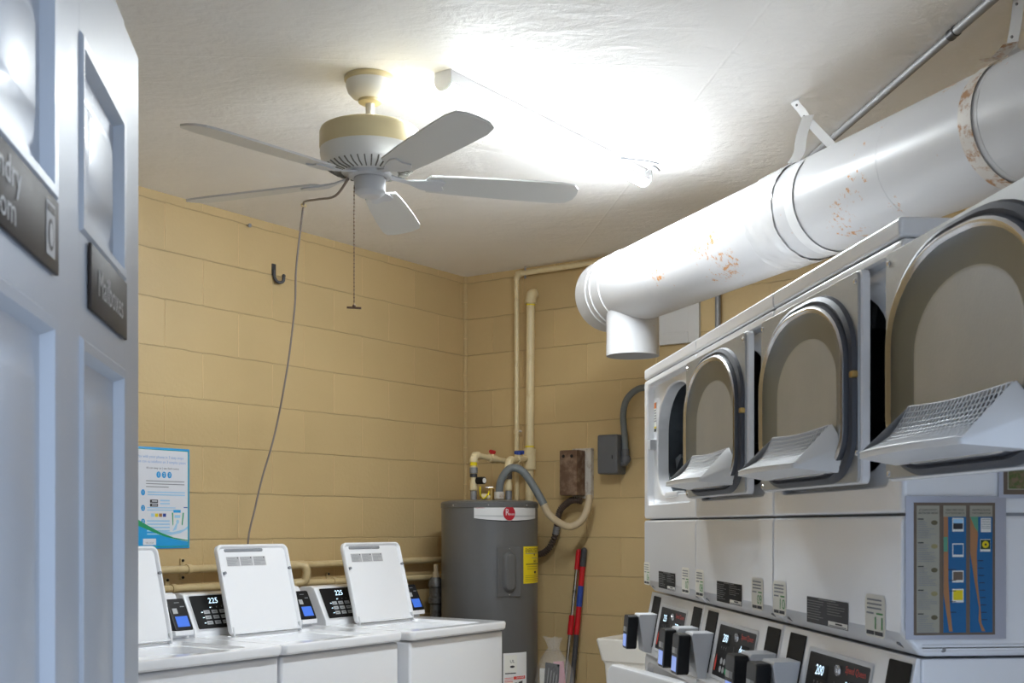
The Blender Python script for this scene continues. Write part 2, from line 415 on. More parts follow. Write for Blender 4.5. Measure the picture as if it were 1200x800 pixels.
# ------------------------------------------------------------------ the room
def struct(name, mb, label, cat, loc=(0, 0, 0), rz=0):
    return tag(mb.build(name, None, loc, rz), label, cat, kind='structure')
struct('wall_left', MB().box(-.12, 0, -7.6, .12, 0, H, wall_mat('tan_block_paint_left', 'Y', -.168)), 'long tan painted block wall behind the row of washers', 'wall', C0, RA)
struct('wall_back', MB().box(0, 3.0, 0, .12, 0, H, wall_mat('tan_block_paint_back', 'X', -.195)), 'tan painted block wall behind the water heater', 'wall', C0, RA)
struct('wall_right', MB().box(1.60, 1.72, -1.35, 4.3, 0, H, wall_mat('tan_block_paint_right', 'Y', 0)), 'tan block wall behind the stacked laundry units', 'wall', PN, TH)
fw = mat('white_block_paint', (.78, .78, .76), .6, bump=(40, .15))
struct('wall_front', MB().box(-4.7, -.70, .66, .80, 0, H, fw), 'block wall left of the doorway', 'wall')
struct('wall_front_right', MB().box(1.15, 2.7, .66, .80, 0, H, fw), 'block wall right of the doorway', 'wall')
struct('wall_front_lintel', MB().box(-.70, 1.15, .66, .80, 2.12, H, fw), 'block wall above the doorway', 'wall')
struct('floor', MB().box(-5.5, 3.5, -3.5, 8.5, -.1, 0, floor_m), 'worn concrete floor', 'floor')
struct('ceiling', MB().box(-5.5, 3.5, .62, 8.5, H, H + .12, ceiling_mat()), 'rough trowelled off-white ceiling', 'ceiling')
struct('wall_light_block', MB().box(-4.2, 1.25, -1.95, -1.80, 0, H, mat('light_block_paint', (.40, .37, .33), .7)), 'plain unseen wall added outside the doorway to block sky light', 'wall')  # added out of view to keep sky light off the near unit's side
struct('trim_1', MB().box(-.70, -.66, .64, .82, 0, 2.12, trim_m, .004).box(1.11, 1.15, .64, .82, 0, 2.12, trim_m, .004).box(-.70, 1.15, .64, .82, 2.08, 2.12, trim_m, .004), 'painted frame of the doorway', 'door frame')
# painted bead of caulk in the corner of the two block walls and along the top of the walls
struct('trim_2', MB().tube([(.004, -.004, 0), (.004, -.004, H)], .012, wall_mat('tan_corner_paint', 'Z', 0), 8), 'bead of paint and caulk down the corner', 'trim', C0, RA)

# ------------------------------------------------------------------ the open door
DA = R(8.5)
d = MB(); W_ = .865; T = .04
yn, yf = -.867, .004       # near and far edge of the leaf
zs = (.012, 2.034)
ys = [yn, -.760, -.495, -.385, -.113, yf]
rows = [(.20, .86), (1.00, 1.590), (1.700, 1.912)]
d.box(-T, 0, ys[0], ys[1], *zs, doorpaint, .002).box(-T, 0, ys[2], ys[3], *zs, doorpaint, .0015).box(-T, 0, ys[4], ys[5], *zs, doorpaint, .004)
zr = [zs[0], .20, .86, 1.00, 1.590, 1.700, 1.912, zs[1]]
for k in (0, 2, 4, 6):
    for (y0, y1) in ((ys[1], ys[2]), (ys[3], ys[4])):
        d.box(-T, 0, y0 - .001, y1 + .001, zr[k], zr[k + 1], doorpaint)
door = tag(bpy.data.objects.new('door_1', None), 'open grey six-panel door at the left, two brown signs on it', 'door', kind='structure'); COL.objects.link(door)
door.location = (-.513, 1.64, 0); door.rotation_euler = (0, 0, DA)
d.build('leaf', door)
for (y0, y1) in ((ys[1], ys[2]), (ys[3], ys[4])):
    for (z0, z1) in rows:
        p = MB()
        def lp(i, x): return [(x, u, v) for u, v in ((y0 + i, z0 + i), (y1 - i, z0 + i), (y1 - i, z1 - i), (y0 + i, z1 - i))]
        p.loft([lp(-.001, -.001), lp(.004, .004), lp(.014, .003), lp(.020, -.010), lp(.034, -.011), lp(.038, -.012), lp(.066, -.003), lp(.070, -.002)], doorpaint, cap1=True, smooth=False)
        p.build('door_panel', door)
kn = MB().lathe([(0, .06), (.02, .06), (.027, .045), (.025, .03), (.012, .022), (.010, .006), (.03, .004), (.03, 0)], steel, n=24, M=Matrix.Rotation(R(90), 3, 'Y'), c=(0, -.055, .93))
kn.build('door_knob', door)
for k in range(3):
    MB().cyl((.006, yn, .25 + k * .78), (.006, yn, .35 + k * .78), .008, steel, 12).box(-.002, .003, yn, yn + .03, .25 + k * .78, .35 + k * .78, steel).build('hinge', door)
def door_sign(name, label, y0, y1, z0, z1, draw):
    t = thing(name, label, 'sign', door.matrix_basis @ Vector((.0105, 0, 0)), DA)
    t.location = Vector((-.513, 1.64, 0)) + Matrix.Rotation(DA, 3, 'Z') @ Vector((.0012, (y0 + y1) / 2, z0))
    w = y1 - y0; h = z1 - z0
    b = MB().box(0, .004, -w / 2, w / 2, 0, h, signbrown, .001)
    pr = Print(b, plane_map((.0042, 0, h / 2), (0, 1, 0), (0, 0, 1)))
    draw(pr, w, h)
    b.build('sign', t)
def mailbox(pr, w, h): pr.text('Mailboxes', 0, -.002, .044, signtext, fit=.155)
def laundry(pr, w, h):
    pr.text('Laundry', -.075, .014, .034, signtext, fit=.125); pr.text('Room', -.075, -.017, .034, signtext, fit=.09)
    pr.rect(.078, .112, -.024, .026, signtext); pr.rect(.081, .109, .016, .023, signbrown, .0008)
    pr.disc(.095, -.004, .011, .015, signbrown, .0008); pr.disc(.095, -.004, .0075, .011, signtext, .0011)
door_sign('door_sign', 'small brown sign reading Mailboxes on the open door', -.347, -.121, 1.625, 1.697, mailbox)
door_sign('door_sign', 'brown laundry sign with washing machine symbol on the open door', -.765, -.503, 1.628, 1.698, laundry)

# ------------------------------------------------------------------ top-loading washers along wall_left
WW = .672
LEAN = math.atan2(.095, .355)
def washer_proto():
    t = thing('top_load_washer', '-', 'washing machine')
    c = MB()
    c.box(.20, .838, .006, WW - .006, .02, .908, enamel, .012, 3)
    c.box(.24, .80, .03, WW - .03, .0, .025, black)
    c.build('cabinet', t)
    # worktop with lid recess and tub opening
    def L(u0, u1, v0, v1, r, z): return [(x, y, z) for x, y in rr(u0, u1, v0, v1, r, r, 6)]
    w = MB()
    w.loft([L(.19, .85, .004, WW - .004, .02, .912), L(.182, .858, .001, WW - .001, .022, .920), L(.180, .860, .0, WW, .022, .940), L(.182, .8585, .002, WW - .002, .021, .9475), L(.186, .854, .006, WW - .006, .02, .951),
            L(.425, .808, .095, WW - .125, .03, .951), L(.428, .803, .100, WW - .131, .03, .938), L(.440, .790, .118, WW - .148, .05, .935), L(.446, .784, .123, WW - .153, .05, .905)], enamel, cap0=False)
    w.build('worktop', t)
    tb = MB(); tb.loft([L(.444, .786, .121, WW - .151, .05, .906), L(.40, .80, .10, WW - .14, .12, .86), L(.36, .80, .08, WW - .1, .2, .45)], dark_steel, cap1=True)
    tb.build('tub', t)
    # lid: shallow tray, standing open and leaning back
    y0, y1 = .125, .515
    rot = Matrix.Translation((.432, 0, .955)) @ Matrix.Rotation(-LEAN, 4, 'Y')
    lid = MB(rot)
    def LL(i, x): return [(x, u, v) for u, v in rr(y0 + i, y1 - i, 0 + i * .5, .368 - i, .028 - i * .6, .016, 6)]
    lid.loft([LL(.006, -.018), LL(0, -.010), LL(0, .004), LL(.003, .008), LL(.008, .008), LL(.013, .003), LL(.016, -.002)], enamel, cap0=True, cap1=True)
    lo = lid.build('lid', t)
    g = MB(rot); g.box(-.004, .0005, y0 + .045, y1 - .14, .338, .350, inkgrey, .004)
    g.build('finger_grip', lo)
    for yy, zz in ((y0 + .022, .250), (y1 - .010, .262)):
        MB(rot).cyl((-.003, yy, zz), (.010, yy, zz), .006, inkgrey, 14).build('rubber_bumper', lo)
    for yy in (y0 + .012, y1 - .012):
        MB(rot).box(-.008, .010, yy - .004, yy + .004, -.010, .030, enamel_grey, .002).build('lid_hinge', lo)
    lb = MB(rot); pr = Print(lb, plane_map((-.0015, y0 + .045, .277), (0, 1, 0), (0, 0, 1)))
    pr.rect(0, .215, 0, .042, plastic_white)
    for k, (nm) in enumerate(('WARNING', 'ADVERTENCIA', 'ATTENTION')):
        pr.rect(.003 + k * .071, .070 + k * .071, .002, .040, mat('label_pale_grey', (.45, .45, .46), .6), .0006)
        pr.text(nm, .030 + k * .071, .033, .008, inkgrey, .001)
        pr.lines(.006 + k * .071, .066 + k * .071, .027, .0052, 5, inkgrey, .28, .001, random.Random(k))
        pr.disc(.062 + k * .071, .035, .003, .003, ink, .001)
    lb.build('lid_label', lo)
    # console with slanting face
    sec = [(.185, .946), (.185, 1.098), (.20, 1.116), (.262, 1.122), (.288, 1.114), (.358, .975), (.362, .946)]
    cn = MB().prism(sec, lambda u, v, dd: (u, dd, v), .006, .555, enamel, .006, 2)
    cn.build('console', t)
    up = Vector((-.070, 0, .139)).normalized()
    pm = plane_map((.323, .150, 1.0445), (0, 1, 0), up)
    cp = MB(); pr = Print(cp, pm)
    out = [pm(u, v, .0005) for u, v in rr(-.122, .128, -.073, .070, .006, .006, 3)]
    cp.loft([[pm(u, v, .003) for u, v in rr(-.127, .133, -.078, .075, .008, .008, 3)], [pm(u, v, .003) for u, v in rr(-.122, .128, -.073, .070, .006, .006, 3)]], enamel_grey, smooth=False)
    cp.add([pm(u, v, .003) for u, v in rr(-.122, .128, -.073, .070, .006, .006, 3)], [tuple(range(16))], blackpanel)
    for i in range(3):
        for j in range(3):
            pr.rect(-.072 + i * .040, -.042 + i * .040, -.056 + j * .023, -.041 + j * .023, keygrey, .0042)
            pr.rect(-.066 + i * .040, -.050 + i * .040, -.050 + j * .023, -.048 + j * .023, ink, .005)
        pr.rect(-.085, -.076, -.050 + i * .023, -.047 + i * .023, led, .0042)
        pr.text(('o', 'x', 'i')[i], -.026 + i * .026, .018, .012, keygrey, .0045)
    pr.rect(-.036, -.030, .014, .018, led, .0045)
    pr.text('225', -.008, .044, .034, led, .0045, slant=.12)
    cp.build('control_panel', t)
    # card reader on its bracket at the right end of the console
    rot2 = Matrix.Translation((.335, .612, 1.035)) @ Matrix.Rotation(-math.atan2(.07, .139), 4, 'Y')
    br = MB().prism([(.185, .946), (.185, 1.105), (.25, 1.125), (.272, 1.118), (.335, .985), (.352, .975), (.352, .946)], lambda u, v, dd: (u, dd, v), .562, WW - .012, enamel, .005)
    br.box(.33, .385, .566, WW - .016, .965, .985, enamel, .003)
    br.build('reader_bracket', t)
    cr = MB(rot2)
    cr.prism(rr(-.043, .043, -.068, .068, .010, .010, 4), lambda u, v, dd: (dd, u, v), -.014, .022, black, .004)
    co = cr.build('card_reader', t)
    pm2 = lambda u, v, h=0: rot2 @ Vector((.0222 + h, u, v))
    s2 = MB(); pr = Print(s2, pm2)
    pr.rect(-.028, .030, -.052, -.008, lcd, .0008)
    pr.rect(-.030, -.008, .004, .026, keygrey, .0008)
    pr.rect(-.012, .012, .048, .051, inkgrey, .0008); pr.rect(.010, .030, .030, .034, inkgrey, .0008)
    s2.build('screen', co)
    return t
wproto = washer_proto()
wspots = [(2.890, 0, 'white top-load washer partly hidden behind the open grey door'),
          (2.216, .0, 'white top-load washer in the middle of the row along the tan wall'),
          (1.520, .032, 'white top-load washer at the far end of the row beside the water heater')]
for i, (a0, off, lab) in enumerate(wspots):
    o = wproto if i == 0 else copy_tree(wproto)
    o.location = ab(a0, off); o.rotation_euler = (0, 0, RA); o['label'] = lab; o['group'] = 'top-load washers along the tan wall'

# ------------------------------------------------------------------ stacked laundry units
SW = .683
def unit(k):
    labs = ['white stacked washer and dryer nearest the camera, map taped to its side', 'white stacked washer and dryer in the middle of the stacked row', 'white stacked washer and dryer at the far end by the tan wall']
    t = thing('stacked_washer_dryer', labs[k], 'stacked washer dryer', dl(0, k * SW), TH, 'stacked washer dryers along the right')
    F = lambda u, v, x: (x, u, v)
    def lp(x, u0, u1, v0, v1, rt, rb, n=8): return [(x, u, v) for u, v in rr(u0, u1, v0, v1, rt, rb, n)]
    g = .0015
    # ---- dryer cabinet: upper front with door recess and drum opening
    m = MB()
    oc = lambda x, i: lp(x, g + i, SW - g - i, 1.4095 + i, 1.877 - i, .010, .010)
    m.loft([oc(.69, 0), oc(.009, 0), oc(.003, .002), oc(0, .006), lp(0, .046, .638, 1.455, 1.858, .035, .035), lp(.004, .050, .634, 1.459, 1.854, .034, .034), lp(.022, .052, .632, 1.461, 1.852, .034, .034),
            lp(.022, .096, .588, 1.484, 1.836, (.22, .14), (.12, .08)), lp(.026, .100, .584, 1.488, 1.832, (.22, .14), (.12, .08)), lp(.060, .102, .582, 1.490, 1.830, (.22, .14), (.12, .08))], enamel, cap0=True)
    lc = lambda x, i, z0=1.200: lp(x, g + i, SW - g - i, z0 + i, 1.4065 - i, .008, .012)
    m.loft([lp(.69, g, SW - g, 1.166, 1.4065, .008, .012), lp(.045, g, SW - g, 1.166, 1.4065, .008, .012), lp(.034, g + .002, SW - g - .002, 1.168, 1.4065, .008, .012), lp(.012, g + .001, SW - g - .001, 1.192, 1.4065, .008, .012), lc(.003, .0015, 1.202), lc(0, .005, 1.202)], enamel, cap0=True, cap1=True)
    m.box(.02, .69, .006, SW - .006, 1.404, 1.412, inkgrey)
    cab = m.build('dryer_cabinet', t)
    for yy in (.055, SW - .055):
        MB().cyl((.028, yy, 1.182), (.017, yy, 1.1885), .006, conduit_m, 12).build('screw', cab)
    dm = MB()
    dm.loft([lp(.060, .102, .582, 1.490, 1.830, (.22, .14), (.12, .08)), lp(.062, .085, .60, 1.462, 1.850, (.25, .18), (.22, .17)), lp(.45, .085, .60, 1.462, 1.850, (.25, .18), (.22, .17))], dark_steel, cap1=True)
    for q in range(3):
        a = R(100 + q * 120); dm.prism([(-.02, 0), (.02, 0), (.006, .07), (-.006, .07)], lambda u, v, dd, a=a: (dd, .342 + (.235 - v) * math.cos(a) - u * math.sin(a), 1.656 + (.19 - v) * math.sin(a) + u * math.cos(a)), .08, .44, dark_steel)
    dm.build('drum', t)
    MB().box(.018, .05, .30, .46, 1.476, 1.496, plastic_white, .006).build('lint_slot', cab)
    MB().box(-.001, .028, .592, .626, 1.64, 1.675, enamel_grey, .004).build('door_catch', cab)
    wl = MB(); pr = Print(wl, plane_map((.0215, .625, 1.70), (0, -1, 0), (0, 0, 1)))
    pr.rect(0, .034, 0, .10, paper); pr.rect(.002, .032, .078, .098, mat('orange_label', (.75, .20, .03), .5), .0008); pr.lines(.003, .031, .074, .009, 5, inkgrey, .5)
    pr.rect(.002, .032, .012, .018, yellow, .0008); pr.rect(.002, .032, .001, .011, ink, .0008)
    wl.build('sticker', t)
    # ---- top cap
    MB().box(.0, .69, .012 if k == 0 else .0005, SW - .0005, 1.880, 1.916, enamel, .007, 3).build('top_cap', t)
    # ---- dryer door, swung right round against the neighbour on its near side
    hy = .012
    if k == 0: ang = R(-1.2)
    else: ang = R(0)
    D = Matrix.Translation((-.003, hy, 0)) @ Matrix.Rotation(ang, 4, 'Z')
    def dlp(x, t0, t1, v0, v1, rt, rb): return [(x, -tt, v) for tt, v in rr(t0, t1, v0, v1, rt, rb, 10)]
    dz0, dz1, dw = 1.464, 1.850, .572
    s = MB(D)
    s.loft([dlp(-.001, .004, dw - .004, dz0 + .004, dz1 - .004, .014, .014), dlp(-.003, 0, dw, dz0, dz1, .016, .016), dlp(-.016, 0, dw, dz0, dz1, .016, .016), dlp(-.0185, .003, dw - .003, dz0 + .003, dz1 - .003, .014, .014)], enamel, cap0=True, cap1=True)
    dr = s.build('dryer_door', t)
    pl = MB(D)
    pl.loft([dlp(-.0185, .003, dw - .006, dz0 + .003, dz1 - .003, .012, .012), dlp(-.0225, .004, dw - .008, dz0 + .005, dz1 - .004, .012, .012)], galv, cap1=True, smooth=False)
    pl.build('inner_panel', dr)
    for tt, zz in ((.016, dz1 - .02), (dw - .02, dz1 - .02), (dw - .014, 1.66), (dw - .014, 1.52), (.016, dz0 + .012), (.014, 1.65)):
        MB(D).lathe([(0, .003), (.004, .0025), (.006, 0)], steel, M=Matrix.Rotation(R(-90), 3, 'Y'), c=(-.0225, -tt, zz), n=14).build('screw', dr)
    TT, TB = (.225, .140), (.125, .085)
    gk = MB(D)
    gk.loft([dlp(-.022, .026, .560, 1.468, 1.840, TT, TB), dlp(-.030, .029, .557, 1.471, 1.837, TT, TB), dlp(-.034, .036, .550, 1.477, 1.830, TT, TB), dlp(-.030, .044, .542, 1.484, 1.823, TT, TB)], rubber)
    gk.build('gasket', dr)
    pg = MB(D)
    def q(x, i): return dlp(x, .042 + i, .544 - i, 1.482 + i * .8, 1.825 - i * .8, (TT[0] - i * .7, TT[1] - i * .5), (TB[0] - i * .6, TB[1] - i * .5))
    pg.loft([q(-.022, 0), q(-.033, .001), q(-.040, .004), q(-.043, .009), q(-.042, .014), q(-.038, .019), q(-.032, .040), q(-.0265, .066), q(-.0240, .078), q(-.0234, .085)], steel, cap1=True, ms=[rubber] * 2 + [steel] * 3 + [shaded_pan_steel] * 3 + [galv])
    pg.build('door_pan', dr)
    MB(D).box(-.034, -.022, -dw + .006, -dw + .024, 1.655, 1.668, brass, .003).build('strike', dr)
    # ---- lint filter scoop
    A = lambda f: Vector((-.036 - .004 * math.sin(PI * f), -(.128 + f * .330), 1.578 - .006 * math.sin(PI * f)))
    B = lambda f: Vector((-.100 - .016 * math.sin(PI * f), -(.088 + f * .362), 1.507))
    nu, nv = 28, 11
    def S(f, h):
        p = A(f).lerp(B(f), h); p.x += .010 * math.sin(PI * h); p.z -= .010 * math.sin(PI * h); return p
    body = MB(D)
    top = [A(i / nu) for i in range(nu + 1)]; low = [B(i / nu) for i in range(nu + 1)]
    lip = [p + Vector((-.001, 0, -.010)) for p in low]; lipi = [Vector((-.034, -(.075 + i / nu * .425), 1.487)) for i in range(nu + 1)]
    body.loft([low, lip, lipi], plastic_white, closed=False)
    bk = [Vector((-.030, p.y, p.z + .002)) for p in top]
    body.loft([bk, top], plastic_white, closed=False)
    cr_, cl_ = Vector((-.030, -.520, 1.535)), Vector((-.030, -.060, 1.525))
    for e, c_, li in ((-1, cr_, lipi[-1]), (0, cl_, lipi[0])):
        tp, bt, l2, b2 = top[e], low[e], lip[e], bk[e]
        body.add([tp, bt, l2, li, c_, b2], [(0, 1, 4), (1, 2, 4), (2, 3, 4), (0, 4, 5)], plastic_white)
    lf = body.build('lint_filter', dr)
    sv = [S(i / nu, j / nv) for j in range(nv + 1) for i in range(nu + 1)]
    fs = [(j * (nu + 1) + i, j * (nu + 1) + i + 1, (j + 1) * (nu + 1) + i + 1, (j + 1) * (nu + 1) + i) for j in range(nv) for i in range(nu)]
    scn = MB(D).add(sv, fs, plastic_white).build('screen_mesh', lf)
    wf = scn.modifiers.new('wire', 'WIREFRAME'); wf.thickness = .0034; wf.use_even_offset = False; wf.use_boundary = True
    bkp = MB(D).add([p + Vector((.007, 0, -.004)) for p in sv], fs, mat('mesh_hole_dark', (.07, .07, .08), .8), True); bkp.build('dark_backing', lf)  # dark sheet added behind the mesh so its holes read dark
    # ---- washer below
    wc = MB()
    oc2 = lambda x, i: lp(x, g + i, SW - g - i, .05 + i, .958 - i, .012, .012)
    RC = (.045, .045)
    front = [oc2(.69, 0), oc2(.014, 0), oc2(.004, .003), oc2(0, .010), lp(0, .045, .638, .49, .934, RC, RC), lp(.018, .052, .631, .497, .928, RC, RC), lp(.020, .13, .55, .53, .90, (.2, .18), (.2, .18)), lp(.06, .135, .545, .535, .895, (.2, .18), (.2, .18)), lp(.35, .135, .545, .535, .895, (.2, .18), (.2, .18))]
    wc.loft(front, enamel, cap0=True, cap1=True, ms=[enamel] * 5 + [enamel_grey] * 1 + [dark_steel] * 2)
    wc.box(.034, .69, g, SW - g, .955, 1.1625, enamel, .004)
    wc.box(.06, .66, .03, SW - .03, 0, .055, black)
    wc.build('washer_cabinet', t)
    # ---- control console between them
    up = Vector((.033, 0, .178)).normalized()
    cs = MB().prism([(.034, 1.164), (.026, 1.164), (-.008, .985), (-.010, .962), (.034, .960)], lambda u, v, dd: (u, dd, v), .004, SW - .004, enamel, .003)
    con = cs.build('control_console', t)
    pm = plane_map((.0085, 0, 1.0715), (0, -1, 0), up)         # u = -y
    for (y0, y1) in ((.628, .528), (.104, .012)):
        st = MB(); st.loft([[pm(u, v, hh) for u, v in rr(-y0, -y1, -.082, .083, .004, .004, 3)] for hh in (.0005, .0020)], charcoal, cap1=True, smooth=False)
        st.build('side_strip', con)
    fp = MB(); pr = Print(fp, pm)
    u0, u1 = -.490, -.175
    fp.loft([[pm(u, v, hh) for u, v in rr(u0 - e, u1 + e, -.079 - e, .056 + e, .005, .005, 3)] for hh, e in ((.0004, .010), (.0026, .008), (.0026, .004), (.0012, .0))], enamel_grey, smooth=False)
    fp.add([pm(u, v, .0012) for u, v in rr(u0, u1, -.079, .056, .005, .005, 3)], [tuple(range(16))], blackpanel)
    cu = (u0 + u1) / 2
    a_, b_ = [('200', '200'), ('200', 'door'), ('225', '200')][k]
    pr.rect(u0 + .052, u0 + .115, .006, .036, charcoal, .0018); pr.text(a_, u0 + .072, .022, .030, led, .0028, slant=.1)
    pr.rect(u1 - .105, u1 - .035, -.008, .020, charcoal, .0018); pr.text(b_, u1 - .082, .006, .030, led, .0028, slant=.1)
    pr.rect(cu - .0006, cu + .0006, -.074, .010, keygrey, .0028)
    pr.text('Speed Queen', u1 - .062, .040, .019, red, .0028, fit=.098)
    for uu in (u0 + .052, u0 + .072, u0 + .092): pr.text('Y', uu, -.004, .012, keygrey, .0028)
    for i in range(3):
        for j in range(2):
            pr.disc(u0 + .070 + i * .026, -.058 + j * .021, .010, .0085, keygreen if (i == 2 and j == 0) else keygrey, .0028)
    for uu in (u0 + .020, cu + .018):
        pr.poly([(uu - .006, -.066), (uu + .006, -.066), (uu + .007, -.036), (uu, -.022), (uu - .007, -.036)], red, .0028)
    fp.build('control_panel', con)
    lk = MB().lathe([(0, .006), (.004, .006), (.005, .004), (.011, .004), (.012, 0)], steel, n=20, M=Matrix(((0, 0, -.984), (-1, 0, 0), (0, 1, .179))).to_3x3(), c=pm(cu + .008, .033, .0015))
    lk.build('key_lock', con)
    # ---- card readers
    for yc in (.574, .052):
        bk_ = MB().prism([(.020, 1.098), (-.046, 1.098), (-.050, 1.090), (-.034, .975), (.0, .970)], lambda u, v, dd: (u, dd, v), yc - .040, yc + .040, enamel_grey, .003)
        bk_.build('reader_bracket', t)
        rb = MB().prism(rr(yc - .036, yc + .036, .984, 1.094, .010, .010, 4), lambda u, v, dd: (-.050 - dd + (1.094 - v) * -.06, u, v), 0, .034, black, .004)
        rd = rb.build('card_reader', t)
        f = lambda u, v, h=0: Vector((-.0842 - h - (1.094 - v) * .06, yc - u, v))
        sn = MB(); pr = Print(sn, f)
        pr.rect(-.026, .026, .992, 1.032, lcd2, .0008)
        sn.build('screen', rd)
        sn = MB(); pr = Print(sn, f)
        pr.rect(-.028, .001, 1.040, 1.056, keygrey, .0008); pr.rect(.001, .028, 1.040, 1.056, inkgrey, .0008)
        sn.build('button_label', rd)
    # ---- stickers and rating plate
    pm = plane_map((-.0004, 0, 0), (0, -1, 0), (0, 0, 1))
    nums = ['10', '08', '06'][k], ['11', '09', '07'][k]
    for nn, yc in ((nums[0], .637), (nums[1], .114)):
        s_ = MB(); pr = Print(s_, pm)
        o_ = [(u, v) for u, v in rr(-yc - .044, -yc + .044, 1.190, 1.266, .010, .010, 4)]
        pr.poly(o_, paperaged, .0006)
        pr.lines(-yc - .034, -yc + .030, 1.258, .0075, 3, inkgrey, .4, .0012)
        pr.rect(-yc - .036, -yc - .004, 1.231, 1.234, inkgrey, .0012); pr.rect(-yc + .008, -yc + .036, 1.231, 1.234, green, .0012)
        pr.text(nn, -yc + .018, 1.2145, .032, green, .0012, fit=.034)
        pr.rect(-yc - .036, -yc - .002, 1.194, 1.201, labelgrey, .0012); pr.rect(-yc + .001, -yc + .036, 1.194, 1.201, labelgrey, .0012)
        s_.build('sticker', t)
    r_ = MB(); pr = Print(r_, pm)
    lm = labelgrey if k == 0 else labelblack
    pr.rect(-.462, -.238, 1.190, 1.243, lm, .0006)
    pr.lines(-.395, -.300, 1.2415, .003, 1, labelprint, .6, .0012)
    for c in range(2):
        pr.lines(-.458 + c * .112, -.358 + c * .112, 1.236, .0052, 8 if c == 0 else 5, labelprint, .22, .0012, random.Random(k * 7 + c))
    pr.rect(-.340, -.240, 1.1915, 1.2015, paper, .0012); pr.rect(-.300, -.265, 1.1965, 1.1995, ink, .0018); pr.rect(-.335, -.245, 1.1925, 1.1945, inkgrey, .0018)
    r_.build('rating_label', t)
    # ---- washer door
    wd_ang = R(13) if k == 2 else 0
    WD = Matrix.Translation((.004, .080, 0)) @ Matrix.Rotation(wd_ang, 4, 'Z')
    w = MB(WD)
    fdoor = lambda x, i: [(x, u, v) for u, v in rr(.0 + i, .545 - i, .505 + i, .933 - i, .045, .045, 6)]
    w.loft([fdoor(.010, .004), fdoor(.006, 0), fdoor(-.020, 0), fdoor(-.026, .004), fdoor(-.028, .012)], enamel, cap0=True, cap1=True)
    wdo = w.build('washer_door', t)
    MB(WD).box(-.034, -.026, .475, .525, .66, .78, enamel_grey, .004).build('door_handle', wdo)
    # ---- side panel groove near the camera
    if k == 0:
        sd = MB()
        sd.loft([[(u, .0012, v) for u, v in rr(.030, .64, 1.176, 1.188, .006, .006, 3)], [(u, -.0022, v) for u, v in rr(.033, .637, 1.178, 1.186, .005, .005, 3)]], enamel, cap1=True, smooth=False)
        sd.build('side_lip', t)
        MB().lathe([(0, .004), (.004, .003), (.006, 0)], conduit_m, M=Matrix.Rotation(R(90), 3, 'X'), c=(.072, .001, 1.180), n=14).build('screw', t)
    return t
for k in (0, 1, 2): unit(k)

# ------------------------------------------------------------------ posters on the near unit's side
def side_sheet(name, label, x0, x1, z0, z1):
    t = thing(name, label, 'poster', dl(x0, -.0035, z0), TH)
    w, h = x1 - x0, z1 - z0
    sh = MB().box(0, w, -.0012, 0, 0, h, laminate, .0003)
    return t, sh, Print(sh, plane_map((0, -.0013, 0), (1, 0, 0), (0, 0, 1))), w, h
t, sh, pr, w, h = side_sheet('map_poster', 'laminated beach map poster taped to the side of the nearest stacked unit', .003, .181, 1.197, 1.439)
mx0, mx1, mz0, mz1 = .014, .158, .007, .231
pr.rect(mx0, mx1, mz0, mz1, brownframe, .0002)
cw = .0402
cols = [mx0 + .005 + i * .0470 for i in range(3)]
for i, c in enumerate(cols):
    pr.rect(c, c + cw, mz0 + .004, mz1 - .005, mapcream, .0005)
    pr.text(('ST. JOHNS COUNTY', 'GREAT WEST ROAD', 'HASTINGS ISLAND')[i], c + cw / 2, mz1 - .0125, .0044, ink, .0012, fit=.032)
    pr.text(('PROTECTED SPECIES', 'TO 4 TURTLE BEACH', 'TURTLE BEACH MAP')[i], c + cw / 2, mz1 - .0180, .0044, ink, .0012, fit=.034)
    if i: pr.rect(c, c + cw, mz0 + .004, mz1 - .024, mapblue, .0008)
c = cols[0]; q = random.Random(3)
for j in range(5):
    zt = mz1 - .027 - j * .040
    pr.rect(c + .002, c + .012, zt - .0018, zt, ink, .0012)
    pr.lines(c + .002, c + .022, zt - .004, .0030, 4, inkgrey, .3, .0012, q); pr.lines(c + .002, c + .037, zt - .017, .0030, 6, inkgrey, .3, .0012, q)
    pr.disc(c + .031, zt - .007, .0058, .0040, mat(('shell_a', 'shell_b')[j % 2], ((.12, .10, .05), (.30, .26, .12))[j % 2], .6), .0012)
c = cols[1]
pr.poly([(c, mz1 - .024), (c + .008, mz1 - .024), (c + .0085, mz0 + .09), (c + .012, mz0 + .04), (c + .016, mz0 + .006), (c + .010, mz0 + .006), (c + .004, mz0 + .045), (c, mz0 + .07)], maporange, .0014)
pr.rect(c, c + .007, mz1 - .083, mz1 - .058, mapgreen, .0018)
for zz, hh, mm in ((mz1 - .045, .018, paper), (mz1 - .088, .018, mapblue), (mz1 - .131, .015, brownframe), (mz1 - .165, .018, yellow)):
    pr.rect(c + .0155, c + .0355, zz - .004, zz + hh + .001, paper, .0014); pr.rect(c + .0170, c + .0340, zz, zz + hh - .001, ink if mm is paper else mm, .0018)
    if mm is paper: pr.rect(c + .0170, c + .0340, zz + .010, zz + hh - .001, posterlight, .0022)
c = cols[2]
pr.poly([(c, mz1 - .024), (c + .010, mz1 - .024), (c + .014, mz1 - .055), (c + .012, mz1 - .085), (c + .013, mz0 + .09), (c + .018, mz0 + .05), (c + .020, mz0 + .02), (c + .027, mz0 + .006), (c + .021, mz0 + .006), (c + .015, mz0 + .024), (c + .016, mz0 + .045), (c + .008, mz0 + .09), (c, mz0 + .14)], maporange, .0014)
pr.poly([(c, mz1 - .024), (c + .014, mz1 - .024), (c + .014, mz1 - .05), (c + .008, mz1 - .042)], mapgreen, .0018)
